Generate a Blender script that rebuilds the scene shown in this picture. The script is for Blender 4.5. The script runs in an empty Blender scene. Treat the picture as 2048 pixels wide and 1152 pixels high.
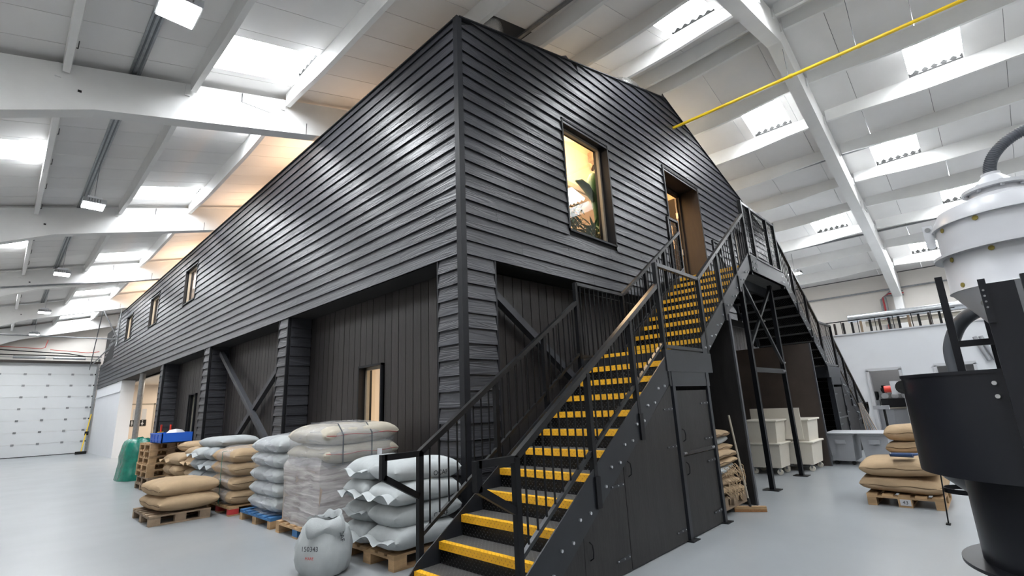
import bpy, bmesh, math, random
from mathutils import Vector, Matrix
random.seed(7)
S = bpy.context.scene
COL = S.collection
# ------------------------------------------------------------------ camera
CAM_R = Matrix(((0.69516021, -0.71746032, -0.04475453), (0.13812483, 0.19441089, -0.97114671), (0.70546, 0.66892084, 0.23424581)))
CAM_P = Vector((-3.87296669, -4.5236251, 1.5))
cd = bpy.data.cameras.new('camera'); cam = bpy.data.objects.new('camera', cd); COL.objects.link(cam)
r0, r1, r2 = CAM_R[0], CAM_R[1], CAM_R[2]
cam.matrix_world = Matrix(((r0[0], -r1[0], -r2[0], CAM_P[0]), (r0[1], -r1[1], -r2[1], CAM_P[1]), (r0[2], -r1[2], -r2[2], CAM_P[2]), (0, 0, 0, 1)))
cd.sensor_width = 36; cd.lens = 971.565 / 2048 * 36; cd.clip_start = 0.05; cd.clip_end = 200
S.camera = cam
# ------------------------------------------------------------------ world, exposure
W = bpy.data.worlds.new('world'); S.world = W; W.use_nodes = True
W.node_tree.nodes['Background'].inputs[0].default_value = (0.93, 0.96, 1, 1)
W.node_tree.nodes['Background'].inputs[1].default_value = 1.0
S.view_settings.view_transform = 'Standard'; S.view_settings.look = 'None'
S.view_settings.gamma = 1; S.view_settings.use_curve_mapping = False
S.view_settings.exposure = 0.85
SKY_E = 14.0       # daylight through the roof sheets
LAMP_E = 30.0      # LED fittings
# room lights inside the cabin (warm), and unseen fills added for brightness
def area(name, loc, size, power, color, rot=(0, 0, 0)):
    l = bpy.data.lights.new(name, 'AREA'); l.shape = 'RECTANGLE'; l.size, l.size_y = size; l.energy = power; l.color = color
    o = bpy.data.objects.new(name, l); o.location = loc; o.rotation_euler = rot; COL.objects.link(o); return o
WARM = (1.0, 0.75, 0.48)
area('office_light', (4.6, 1.2, 6.6), (2.4, .8), 150, WARM, (math.pi, 0, 0))
area('office_light', (3.6, 1.3, 6.5), (2.0, 1.0), 60, WARM)
area('office_light', (7.6, 1.5, 6.9), (1.0, .8), 22, WARM, (math.pi, 0, 0))
area('workshop_light', (2.6, 3.4, 3.2), (1.6, 2.4), 170, (1, .80, .56))
area('partition_fill', (15.9, -2.6, 3.0), (1.0, 2.0), 14, (1, .95, .88))  # unseen fill added to brighten the room behind the partition
for yy in (13.5, 18.7, 24.0):
    area('corridor_light', (.95, yy, 6.62), (.6, 3.6), 130, (1, .86, .72))
for yy in (6.0, 12.0, 18.0, 24.5):
    area('loft_light', (1.0, yy, 6.80), (0.5, 3.6), 42, (1, .66, .42), (math.pi, 0, 0))
area('gable_room_fill', (10.7, .38, 6.45), (.8, .25), 14, (1, .97, .95))  # unseen fill added so the small gable window shows white
area('lobby_light', (3.0, 22.0, 3.2), (3, 6), 170, (1, .86, .7))

# ------------------------------------------------------------------ helpers
class MB:
    def __init__(s): s.v = []; s.f = []; s.sm = False
    def add(s, vs, fs):
        n = len(s.v); s.v += [Vector(v) for v in vs]; s.f += [[i + n for i in f] for f in fs]; return s
    def box(s, x0, x1, y0, y1, z0, z1):
        return s.add([(x0, y0, z0), (x1, y0, z0), (x1, y1, z0), (x0, y1, z0), (x0, y0, z1), (x1, y0, z1), (x1, y1, z1), (x0, y1, z1)],
                     [(0, 3, 2, 1), (4, 5, 6, 7), (0, 1, 5, 4), (1, 2, 6, 5), (2, 3, 7, 6), (3, 0, 4, 7)])
    def cbox(s, c, d):
        return s.box(c[0] - d[0] / 2, c[0] + d[0] / 2, c[1] - d[1] / 2, c[1] + d[1] / 2, c[2] - d[2] / 2, c[2] + d[2] / 2)
    def bar(s, a, b, w, h, up=(0, 0, 1)):
        a = Vector(a); b = Vector(b); d = (b - a).normalized(); up = Vector(up)
        if abs(d.dot(up)) > .98: up = Vector((0, 1, 0))
        x = d.cross(up).normalized(); z = x.cross(d).normalized()
        vs = [p + x * sx * w / 2 + z * sz * h / 2 for p in (a, b) for sx, sz in ((-1, -1), (1, -1), (1, 1), (-1, 1))]
        return s.add(vs, [(0, 1, 2, 3), (7, 6, 5, 4), (0, 4, 5, 1), (1, 5, 6, 2), (2, 6, 7, 3), (3, 7, 4, 0)])
    def tube(s, pts, r, n=8, caps=True):
        pts = [Vector(p) for p in pts]; rings = []; x = None
        for i, p in enumerate(pts):
            d = (pts[min(i + 1, len(pts) - 1)] - pts[max(i - 1, 0)]).normalized()
            if x is None:
                u = Vector((0, 0, 1)) if abs(d.z) < .9 else Vector((1, 0, 0)); x = d.cross(u).normalized()
            else: x = (x - d * x.dot(d)).normalized()
            y = d.cross(x); rr = r[i] if isinstance(r, (list, tuple)) else r
            rings.append([p + (x * math.cos(2 * math.pi * k / n) + y * math.sin(2 * math.pi * k / n)) * rr for k in range(n)])
        fs = [(i * n + k, i * n + (k + 1) % n, (i + 1) * n + (k + 1) % n, (i + 1) * n + k) for i in range(len(pts) - 1) for k in range(n)]
        if caps: fs += [list(range(n))[::-1], [(len(pts) - 1) * n + k for k in range(n)]]
        s.sm = True
        return s.add([v for rg in rings for v in rg], fs)
    def lathe(s, prof, c, n=48, caps=True, a0=0, a1=2 * math.pi):
        vs = []
        for r, z in prof:
            for k in range(n): vs.append((c[0] + r * math.cos(2 * math.pi * k / n), c[1] + r * math.sin(2 * math.pi * k / n), z))
        m = len(prof)
        fs = [(i * n + k, i * n + (k + 1) % n, (i + 1) * n + (k + 1) % n, (i + 1) * n + k) for i in range(m - 1) for k in range(n)]
        if caps: fs += [list(range(n))[::-1], [(m - 1) * n + k for k in range(n)]]
        s.sm = True
        return s.add(vs, fs)
    def poly(s, pts, ax, t0, t1):
        """extrude a 2D polygon along axis ax between t0 and t1; pts are the other two coords in order"""
        n = len(pts); vs = []
        for t in (t0, t1):
            for p in pts:
                q = list(p); q.insert(ax, t); vs.append(q)
        fs = [list(range(n)), list(range(2 * n - 1, n - 1, -1))] + [(i, i + n, (i + 1) % n + n, (i + 1) % n) for i in range(n)]
        return s.add(vs, fs)
    def mesh(s, name, origin=(0, 0, 0), smooth=None, fix=True):
        o = Vector(origin); me = bpy.data.meshes.new(name)
        me.from_pydata([v - o for v in s.v], [], s.f); me.update()
        if fix:
            bm = bmesh.new(); bm.from_mesh(me); bmesh.ops.recalc_face_normals(bm, faces=bm.faces); bm.to_mesh(me); bm.free()
        if smooth if smooth is not None else s.sm:
            me.polygons.foreach_set('use_smooth', [True] * len(me.polygons))
            try: me.set_sharp_from_angle(angle=math.radians(38))
            except Exception: pass
        return me
    def build(s, name, mat, parent=None, smooth=None, kind=None, label=None):
        base = world_loc(parent) if parent else Vector((0, 0, 0))
        me = s.mesh(name, base, smooth); me.materials.append(mat)
        o = bpy.data.objects.new(name, me); COL.objects.link(o)
        if parent: o.parent = parent
        if kind: o['kind'] = kind
        if label: o['label'] = label
        return o
def world_loc(o):
    v = Vector((0, 0, 0))
    while o: v += Vector(o.location); o = o.parent
    return v
def thing(name, loc, label, cat, group=None):
    o = bpy.data.objects.new(name, None); COL.objects.link(o); o.location = loc; o.empty_display_size = .1
    o['label'] = label; o['category'] = cat
    if group: o['group'] = group
    return o
def struct(name, loc=(0, 0, 0), label=None):
    o = bpy.data.objects.new(name, None); COL.objects.link(o); o.location = loc; o['kind'] = 'structure'
    if label: o['label'] = label
    return o
def inst(name, me, loc, parent=None, rot=None, base=None):
    o = bpy.data.objects.new(name, me); COL.objects.link(o)
    o.location = Vector(loc) - (world_loc(parent) if parent else Vector((0, 0, 0)))
    if rot: o.rotation_euler = rot
    if parent: o.parent = parent
    return o
def copy_tree(root, loc, rotz, label, group=None):
    r = root.copy(); COL.objects.link(r); r.location = loc; r.rotation_euler = (0, 0, rotz); r['label'] = label
    if group: r['group'] = group
    for ch in list(root.children):
        c = ch.copy(); COL.objects.link(c); c.parent = r
        for g in list(ch.children):
            d = g.copy(); COL.objects.link(d); d.parent = c
    return r
def vis_area(pts):
    """projected picture area of a quad, 0 when outside the frame"""
    P = []
    for p in pts:
        q = CAM_R @ (Vector(p) - CAM_P)
        if q.z < .2: return 0
        P.append((q.x / q.z * 971.6 + 1024, q.y / q.z * 971.6 + 576))
    if max(a for a, b in P) < 0 or min(a for a, b in P) > 2048 or max(b for a, b in P) < 0: return 0
    return abs(sum(P[i][0] * P[(i + 1) % 4][1] - P[(i + 1) % 4][0] * P[i][1] for i in range(4))) / 2

# ------------------------------------------------------------------ materials
def mat(name, col, rough=.6, metal=0, noise=0, nscale=8, bump=0, bscale=40, stretch=(1, 1, 1), spec=.5, rnd=0, emis=0, coords='Object'):
    m = bpy.data.materials.new(name); m.use_nodes = True; nt = m.node_tree; N = nt.nodes; L = nt.links
    b = N['Principled BSDF']; c = (*col, 1)
    b.inputs['Base Color'].default_value = c; b.inputs['Roughness'].default_value = rough; b.inputs['Metallic'].default_value = metal
    b.inputs['Specular IOR Level'].default_value = spec
    tc = N.new('ShaderNodeTexCoord'); mp = N.new('ShaderNodeMapping'); mp.inputs['Scale'].default_value = stretch
    if coords == 'World':
        g = N.new('ShaderNodeNewGeometry'); L.new(g.outputs['Position'], mp.inputs['Vector'])
    else: L.new(tc.outputs[coords], mp.inputs['Vector'])
    out = None
    if noise:
        n = N.new('ShaderNodeTexNoise'); n.inputs['Scale'].default_value = nscale; n.inputs['Detail'].default_value = 6; n.inputs['Roughness'].default_value = .6
        L.new(mp.outputs[0], n.inputs['Vector'])
        r = N.new('ShaderNodeMapRange'); r.inputs[1].default_value = .25; r.inputs[2].default_value = .75
        r.inputs[3].default_value = 1 - noise; r.inputs[4].default_value = 1 + noise; L.new(n.outputs[0], r.inputs[0]); out = r.outputs[0]
    if rnd:
        oi = N.new('ShaderNodeObjectInfo'); r = N.new('ShaderNodeMapRange'); r.inputs[3].default_value = 1 - rnd; r.inputs[4].default_value = 1 + rnd
        L.new(oi.outputs['Random'], r.inputs[0])
        if out:
            mm = N.new('ShaderNodeMath'); mm.operation = 'MULTIPLY'; L.new(out, mm.inputs[0]); L.new(r.outputs[0], mm.inputs[1]); out = mm.outputs[0]
        else: out = r.outputs[0]
    if out:
        v = N.new('ShaderNodeVectorMath'); v.operation = 'SCALE'; v.inputs[0].default_value = col; L.new(out, v.inputs['Scale']); L.new(v.outputs[0], b.inputs['Base Color'])
    if bump:
        n = N.new('ShaderNodeTexNoise'); n.inputs['Scale'].default_value = bscale; n.inputs['Detail'].default_value = 5; L.new(mp.outputs[0], n.inputs['Vector'])
        bp = N.new('ShaderNodeBump'); bp.inputs['Strength'].default_value = bump; bp.inputs['Distance'].default_value = .02
        L.new(n.outputs[0], bp.inputs['Height']); L.new(bp.outputs[0], b.inputs['Normal'])
    if emis:
        b.inputs['Emission Color'].default_value = c; b.inputs['Emission Strength'].default_value = emis
    m['b'] = 1
    return m
def grain(name, col, stretch, rnd=.18, bump=.5, rough=.42):
    """embossed wood grain running along the axis with the small stretch"""
    m = mat(name, col, rough, noise=.16, nscale=1.0, stretch=stretch, rnd=rnd, coords='World', spec=.4)
    nt = m.node_tree; N = nt.nodes; L = nt.links; b = N['Principled BSDF']; mp = [n for n in N if n.type == 'MAPPING'][0]
    oi = [n for n in N if n.type == 'OBJECT_INFO'][0]
    ad = N.new('ShaderNodeVectorMath'); ad.operation = 'ADD'; L.new(mp.outputs[0], ad.inputs[0])
    sc = N.new('ShaderNodeVectorMath'); sc.operation = 'SCALE'; sc.inputs[0].default_value = (37, 53, 71); L.new(oi.outputs['Random'], sc.inputs['Scale']); L.new(sc.outputs[0], ad.inputs[1])
    w = N.new('ShaderNodeTexNoise'); w.inputs['Scale'].default_value = .55; w.inputs['Detail'].default_value = 1.5; w.inputs['Distortion'].default_value = .6
    L.new(ad.outputs[0], w.inputs['Vector'])
    mu = N.new('ShaderNodeMath'); mu.operation = 'MULTIPLY'; mu.inputs[1].default_value = 62; L.new(w.outputs[0], mu.inputs[0])
    si = N.new('ShaderNodeMath'); si.operation = 'SINE'; L.new(mu.outputs[0], si.inputs[0])
    bp = N.new('ShaderNodeBump'); bp.inputs['Strength'].default_value = bump; bp.inputs['Distance'].default_value = .0022
    L.new(si.outputs[0], bp.inputs['Height']); L.new(bp.outputs[0], b.inputs['Normal'])
    return m
M = {}
M['boardY'] = grain('cladding along y', (.038, .039, .046), (3, .9, 16))
M['boardX'] = grain('cladding along x', (.033, .034, .040), (.9, 3, 16))
M['trim'] = mat('cladding trim', (.013, .014, .017), .5, noise=.1, spec=.25)
M['plank'] = mat('stained vertical plank', (.026, .0225, .0225), .42, noise=.3, nscale=3, stretch=(12, 12, .8), rnd=.28, coords='World', bump=.15, bscale=10)
M['backing'] = mat('black wall backing', (.006, .006, .007), .9)
M['brace'] = mat('charcoal timber brace', (.05, .052, .06), .5, noise=.15)
M['black'] = mat('black painted steel', (.007, .0075, .009), .36, spec=.3, noise=.25, nscale=5, bump=.04, bscale=60)
M['black'].node_tree.nodes['Principled BSDF'].inputs['Specular IOR Level'].default_value = .16
M['blackworn'] = mat('worn black steel', (.010, .010, .011), .28, metal=0, spec=.3, noise=.45, nscale=9)
M['rail'] = mat('bare steel handrail', (.035, .037, .04), .3, metal=.7, noise=.35, nscale=4)
M['stringer'] = mat('black steel stringer', (.016, .018, .022), .36, spec=.3, noise=.2, nscale=3)
M['plywood'] = mat('black stained plywood', (.017, .016, .016), .48, spec=.3, noise=.35, nscale=1.6, stretch=(6, 6, 1), coords='World', bump=.1, bscale=8)
M['bolt'] = mat('zinc bolt', (.55, .56, .58), .3, metal=.9)
M['galv'] = mat('galvanised steel', (.30, .31, .32), .32, metal=.8, noise=.2, nscale=12)
M['white'] = mat('white painted concrete', (.76, .76, .75), .62, noise=.05, nscale=2, bump=.08, bscale=12, coords='World')
M['panel'] = mat('white ceiling lining', (.76, .75, .74), .7, noise=.04, nscale=1.2, rnd=.035, coords='World')
M['wall'] = mat('cream painted wall', (.66, .63, .59), .7, noise=.04, nscale=1, coords='World')
M['partition'] = mat('white partition', (.66, .68, .71), .55, noise=.02, nscale=1)
M['seam'] = mat('dark joint', (.10, .10, .10), .9)
M['yellow'] = mat('yellow pipe paint', (.80, .54, .02), .35, noise=.06)
M['sky'] = mat('skylight sheet', (1, 1, 1), .5, emis=SKY_E); M['sky'].node_tree.nodes['Principled BSDF'].inputs['Emission Color'].default_value = (.93, .965, 1, 1)
M['lamp'] = mat('lamp diffuser', (1, 1, 1), .5, emis=LAMP_E)
M['glass'] = mat('window glass', (.9, .95, .95), .0)
def set_glass(m, tint=(1, 1, 1), refl=.08):
    nt = m.node_tree; N = nt.nodes; L = nt.links; N.remove(N['Principled BSDF']); out = N['Material Output']
    t = N.new('ShaderNodeBsdfTransparent'); t.inputs[0].default_value = (*tint, 1); g = N.new('ShaderNodeBsdfGlossy'); g.inputs['Roughness'].default_value = .0
    mx = N.new('ShaderNodeMixShader'); fr = N.new('ShaderNodeFresnel'); fr.inputs[0].default_value = 1.5; gm = N.new('ShaderNodeNewGeometry'); fb = N.new('ShaderNodeMath'); fb.operation = 'SUBTRACT'; fb.inputs[0].default_value = 1; L.new(gm.outputs['Backfacing'], fb.inputs[1])
    ad = N.new('ShaderNodeMath'); ad.operation = 'ADD'; ad.inputs[1].default_value = refl; L.new(fr.outputs[0], ad.inputs[0])
    fm = N.new('ShaderNodeMath'); fm.operation = 'MULTIPLY'; L.new(ad.outputs[0], fm.inputs[0]); L.new(fb.outputs[0], fm.inputs[1]); L.new(fm.outputs[0], mx.inputs[0]); L.new(t.outputs[0], mx.inputs[1]); L.new(g.outputs[0], mx.inputs[2]); L.new(mx.outputs[0], out.inputs[0])
set_glass(M['glass'])
M['frame'] = mat('pale timber window frame', (.30, .27, .22), .5, noise=.1)
M['warmwall'] = mat('plaster wall inside', (.78, .62, .42), .8)
M['brownwall'] = mat('brown inner wall', (.22, .16, .11), .8)
M['wood'] = mat('pallet wood', (.42, .27, .14), .75, noise=.35, nscale=4, stretch=(1, 1, 3), rnd=.22, bump=.15, bscale=30)
M['oldwood'] = mat('weathered pallet wood', (.25, .18, .12), .8, noise=.35, nscale=4, rnd=.22, bump=.2, bscale=30)
M['bluewood'] = mat('blue painted pallet wood', (.03, .13, .30), .7, noise=.3, nscale=6)
M['redwood'] = mat('red pallet block', (.45, .03, .03), .7, noise=.2)
def fabric(name, col, sc=220, bump=.25):
    return mat(name, col, .85, noise=.14, nscale=3.5, rnd=.06, bump=bump, bscale=sc, spec=.15)
M['jute'] = fabric('tan jute cloth', (.42, .305, .19))
M['jute2'] = fabric('pale jute cloth', (.42, .31, .20))
M['grey'] = fabric('pale grey woven plastic', (.43, .455, .46), 160, .12)
M['grey2'] = fabric('mid grey woven plastic', (.33, .355, .37), 160, .12)
M['cream'] = fabric('cream woven sack', (.50, .46, .38), 160, .12)
M['ink'] = mat('black ink', (.02, .02, .025), .8)
M['redink'] = mat('red ink', (.5, .05, .03), .8)
M['redstitch'] = mat('red stitching', (.45, .05, .06), .8)
M['stitch'] = mat('dark stitching', (.10, .06, .03), .9)
M['green'] = mat('green plastic sheet', (.006, .17, .12), .25, noise=.3, nscale=7, bump=.9, bscale=9)
M['blue'] = mat('blue plastic', (.01, .12, .62), .4)
M['darkblue'] = mat('dark blue plastic', (.01, .05, .16), .4)
M['warmlitboard'] = mat('dark board with warm light painted in', (.050, .037, .030), .5, noise=.35, nscale=1.6, coords='World')  # far board wall: warm light on the black board put into the colour
M['poly'] = mat('translucent cream plastic', (.64, .60, .52), .38, noise=.03)
M['polygrey'] = mat('grey plastic', (.30, .31, .33), .4, noise=.04)
M['machine'] = mat('black machine paint', (.013, .014, .018), .33, spec=.3, noise=.15, nscale=2.5)
M['hopper'] = mat('light grey enamel', (.52, .53, .555), .3, noise=.03, nscale=2)
M['rust'] = mat('ochre stain', (.24, .19, .04), .8)
M['hose'] = mat('dark grey hose', (.10, .11, .125), .42)
M['foil'] = mat('crinkled foil', (.72, .72, .72), .25, metal=.95, bump=1.0, bscale=26)
M['dark'] = mat('dark void', (.01, .01, .01), .9)
M['leaf'] = mat('green leaf', (.03, .10, .035), .5, noise=.3, nscale=20)
M['leaf2'] = mat('olive leaf', (.12, .14, .04), .55, noise=.4, nscale=20)
M['brown'] = mat('brown stained wood', (.022, .014, .010), .5, noise=.25, nscale=3, stretch=(8, 8, 1))
M['doorcream'] = mat('cream door', (.70, .62, .54), .5)
M['red'] = mat('red plastic', (.6, .04, .02), .4)
M['cardboard'] = mat('cardboard', (.36, .29, .24), .8)
M['bristle'] = mat('broom bristle', (.28, .14, .06), .9, noise=.3, nscale=60)
M['shutter'] = mat('white sectional door', (.70, .72, .73), .5, noise=.02, nscale=1, coords='World')
M['terracotta'] = mat('terracotta', (.3, .1, .05), .8)
# chequer plate: raised lozenges, glints painted in as paler colour on riser and tread
def chequer(name, col, rough, metal, sc, strength, hi):
    m = mat(name, col, rough, metal, noise=.12, nscale=6, coords='World'); nt = m.node_tree; N = nt.nodes; L = nt.links; b = N['Principled BSDF']
    g = N.new('ShaderNodeNewGeometry'); sp = N.new('ShaderNodeSeparateXYZ'); L.new(g.outputs['Position'], sp.inputs[0])
    def mth(op, a, b_=None):
        n = N.new('ShaderNodeMath'); n.operation = op
        for i, v in enumerate((a, b_)):
            if v is None: continue
            if isinstance(v, (int, float)): n.inputs[i].default_value = v
            else: L.new(v, n.inputs[i])
        return n.outputs[0]
    u = mth('ADD', sp.outputs[0], sp.outputs[2])
    p = mth('MULTIPLY', mth('ADD', sp.outputs[1], u), sc); q = mth('MULTIPLY', mth('SUBTRACT', sp.outputs[1], u), sc)
    par = mth('MODULO', mth('ADD', mth('FLOOR', p), mth('ADD', mth('FLOOR', q), 1000.0)), 2.0)
    fp = mth('ABSOLUTE', mth('SUBTRACT', mth('FRACT', p), .5)); fq = mth('ABSOLUTE', mth('SUBTRACT', mth('FRACT', q), .5))
    def loz(a, b_): return mth('MAXIMUM', mth('SUBTRACT', 1.0, mth('ADD', mth('MULTIPLY', a, 2.4), mth('MULTIPLY', b_, 7.5))), 0.0)
    mx = N.new('ShaderNodeMix'); L.new(par, mx.inputs[0]); L.new(loz(fp, fq), mx.inputs[2]); L.new(loz(fq, fp), mx.inputs[3])
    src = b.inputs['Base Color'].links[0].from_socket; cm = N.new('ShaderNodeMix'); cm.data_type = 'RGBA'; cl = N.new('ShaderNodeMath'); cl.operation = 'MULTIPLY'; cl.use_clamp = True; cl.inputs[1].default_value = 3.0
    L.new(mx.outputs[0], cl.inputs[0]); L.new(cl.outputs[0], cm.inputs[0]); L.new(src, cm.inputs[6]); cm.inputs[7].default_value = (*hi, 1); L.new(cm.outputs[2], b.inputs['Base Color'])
    bp = N.new('ShaderNodeBump'); bp.inputs['Strength'].default_value = strength; bp.inputs['Distance'].default_value = .01
    L.new(mx.outputs[0], bp.inputs['Height']); L.new(bp.outputs[0], b.inputs['Normal'])
    return m
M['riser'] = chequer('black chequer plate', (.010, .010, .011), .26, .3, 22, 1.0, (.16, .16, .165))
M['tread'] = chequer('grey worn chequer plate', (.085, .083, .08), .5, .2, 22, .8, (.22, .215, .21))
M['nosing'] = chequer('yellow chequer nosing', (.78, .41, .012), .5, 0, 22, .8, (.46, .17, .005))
def wrapmat(name, alpha, col=(.82, .84, .86)):
    m = bpy.data.materials.new(name); m.use_nodes = True; nt = m.node_tree; N = nt.nodes; L = nt.links; N.remove(N['Principled BSDF']); out = N['Material Output']
    tc = N.new('ShaderNodeTexCoord'); mp = N.new('ShaderNodeMapping'); mp.inputs['Scale'].default_value = (.8, .8, 7); L.new(tc.outputs['Object'], mp.inputs[0])
    n = N.new('ShaderNodeTexNoise'); n.inputs['Scale'].default_value = 2.2; n.inputs['Detail'].default_value = 3.5; n.inputs['Distortion'].default_value = .7; L.new(mp.outputs[0], n.inputs['Vector'])
    bp = N.new('ShaderNodeBump'); bp.inputs['Strength'].default_value = .6; bp.inputs['Distance'].default_value = .03; L.new(n.outputs[0], bp.inputs['Height'])
    t = N.new('ShaderNodeBsdfTransparent'); t.inputs[0].default_value = (.95, .95, .96, 1)
    p = N.new('ShaderNodeBsdfPrincipled'); p.inputs['Base Color'].default_value = (*col, 1); p.inputs['Roughness'].default_value = .18; L.new(bp.outputs[0], p.inputs['Normal'])
    r = N.new('ShaderNodeMapRange'); r.inputs[1].default_value = .35; r.inputs[2].default_value = .68; r.inputs[3].default_value = alpha * .55; r.inputs[4].default_value = min(1, alpha * 1.35); L.new(n.outputs[0], r.inputs[0])
    mx = N.new('ShaderNodeMixShader'); L.new(r.outputs[0], mx.inputs[0]); L.new(t.outputs[0], mx.inputs[1]); L.new(p.outputs[0], mx.inputs[2]); L.new(mx.outputs[0], out.inputs[0])
    return m
M['wrap'] = wrapmat('clear stretch wrap', .26, (.75, .77, .8))
M['wrap2'] = wrapmat('cloudy stretch wrap', .68, (.62, .60, .60))
# floor: pale resin with cloudy traffic marks
M['floor'] = mat('pale grey resin floor', (.285, .305, .318), .3, noise=.07, nscale=.7, coords='World', spec=.45)
fl = M['floor'].node_tree; nz = fl.nodes.new('ShaderNodeTexNoise'); nz.inputs['Scale'].default_value = 1.3; nz.inputs['Detail'].default_value = 8
gg = fl.nodes.new('ShaderNodeNewGeometry'); fl.links.new(gg.outputs['Position'], nz.inputs['Vector']); mr = fl.nodes.new('ShaderNodeMapRange')
mr.inputs[1].default_value = .3; mr.inputs[2].default_value = .7; mr.inputs[3].default_value = .29; mr.inputs[4].default_value = .33
fl.links.new(nz.outputs[0], mr.inputs[0]); fl.links.new(mr.outputs[0], fl.nodes['Principled BSDF'].inputs['Roughness'])

# ------------------------------------------------------------------ hall shell
XR, ZR, SL = 6.85, 9.58, .27                  # ridge line, top of rafters at the ridge, roof slope
def ztop(x): return ZR - SL * abs(x - XR)    # top of rafter
def zlin(x): return ztop(x) + .10            # underside of the ceiling lining
Y0, Y1, XL, XRW = -13.0, 32.9, -6.75, 20.55
FR = [-9.75, -2.70, 4.35, 11.35, 18.37, 25.35, 32.3]
MB().box(XL - .3, XRW + .3, Y0 - .3, Y1 + .5, -.15, 0).build('floor', M['floor'], kind='structure')
MB().box(XL - .2, XL, Y0, Y1 + .3, 0, 6.0).build('wall_left', M['wall'], kind='structure')
MB().box(XRW, XRW + .2, Y0, Y1 + .3, 0, 6.0).build('wall_right', M['wall'], kind='structure')
def gable_poly(): return [(XL, 0), (XRW, 0), (XRW, zlin(XRW) + .1), (XR, zlin(XR) + .1), (XL, zlin(XL) + .1)]
MB().poly([(p[0], p[1]) for p in gable_poly()], 1, Y1, Y1 + .25).build('wall_back', M['wall'], kind='structure')
MB().poly([(p[0], p[1]) for p in gable_poly()], 1, Y0 - .25, Y0).build('wall_front', M['wall'], kind='structure')
# portal frames
def frame_profile():
    H = 8.886
    pts = []
    for s in (-1, 1):
        side = [(XR + s * .0, H), (XR + s * 10.3, H - .27 * 10.3), (XR + s * 13.2, 4.95 if s > 0 else 4.8), (XR + s * 13.25, 0.0), (XR + s * 13.65, 0.0), (XR + s * 13.65, ztop(XR + 13.65)), ]
        pts.append(side)
    L_, R_ = pts
    return R_ + [(XR, ZR)] + L_[::-1][:-1]
for i, y in enumerate(FR):
    fr = struct('trim_%d' % (i + 1), (XR, y, 0), 'white concrete portal frame spanning the hall')
    MB().poly(frame_profile(), 1, y, y + .27).build('rafter', M['white'], fr)
    j = MB()
    for s in (-1, 1):
        x = XR + s * 8.35
        j.box(x - .012, x + .012, y - .004, y + .02, ztop(x) - .19, ztop(x) - .01)
        j.bar((x, y, ztop(x) - .19), (x + s * -.0 + .5 * (1 if s < 0 else -1), y, ztop(x + .5 * (1 if s < 0 else -1)) - .33), .012, .012)
        x2 = XR + s * 7.15; j.box(x2 - .006, x2 + .006, y - .004, y + .02, 8.886 - .27 * 7.15, 8.886 - .27 * 7.15 + .24)
    j.build('splice_joint', M['seam'], fr)
    h = MB()
    for s in (-1, 1): h.cbox((XR + s * 10.5, y - .002, 6.32), (.045, .01, .035))
    h.build('bolt_hole', M['dark'], fr)
# purlins, one per bay per line
ceil = struct('ceiling', (XR, 0, 0), 'white lined pitched roof with purlins')
PXL = [-3.83, -2.26, -.70, .855, 2.41, 3.965, 5.52, 6.55][::-1] + []
PXL += [-5.4]; PXR = [7.15, 7.44 + 1.5, 10.43, 11.92, 13.42, 14.88, 16.36, 17.84, 19.33]
PX = PXL + PXR
def purlin_mesh(Lb):
    b = MB(); d0, d1 = .17, .28; n = 10; vs = []
    for i in range(n + 1):
        y = Lb * i / n; t = min(1, min(i, n - i) / 3); t = t * t * (3 - 2 * t); d = d0 + (d1 - d0) * t
        vs += [(-.06, y, .12), (.06, y, .12), (.04, y, -d), (-.04, y, -d)]
    fs = [(4 * i + k, 4 * i + (k + 1) % 4, 4 * i + 4 + (k + 1) % 4, 4 * i + 4 + k) for i in range(n) for k in range(4)] + [(0, 1, 2, 3), (4 * n + 3, 4 * n + 2, 4 * n + 1, 4 * n)]
    b.add(vs, fs); me = b.mesh('purlin'); me.materials.append(M['white']); return me
pm = purlin_mesh(7.0 - .27); pm2 = purlin_mesh(.3); pm0 = purlin_mesh(FR[0] - Y0)
for x in PX:
    inst('purlin', pm0, (x, Y0, ztop(x)), ceil)
    for i, y in enumerate(FR[:-1]): inst('purlin', pm, (x, y + .27, ztop(x)), ceil)
clip = MB()
for x in PX:
    for y in FR:
        for sy in (-1, 1):
            yy = y + (.27 if sy > 0 else 0) + sy * .03
            clip.box(x - .11, x - .04, min(yy, yy - sy * .03), max(yy, yy - sy * .03), ztop(x) - .26, ztop(x) - .04)
clip.build('purlin_cleat', M['white'], ceil, kind='stuff')
hk = MB()
for x in PX:
    for y in [Y0 + 1.49 * k + .4 for k in range(30)]:
        if x > .5 and x < XR + 5 and y > .3: continue
        s = 1 if x < XR else -1
        hk.bar((x + .07, y, zlin(x) - .02), (x + .07, y, zlin(x) - .14), .012, .012); hk.bar((x + .07, y, zlin(x) - .14), (x + .02, y, zlin(x) - .14), .012, .012)
hk.build('hook_bolt', M['seam'], ceil, kind='stuff')
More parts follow.
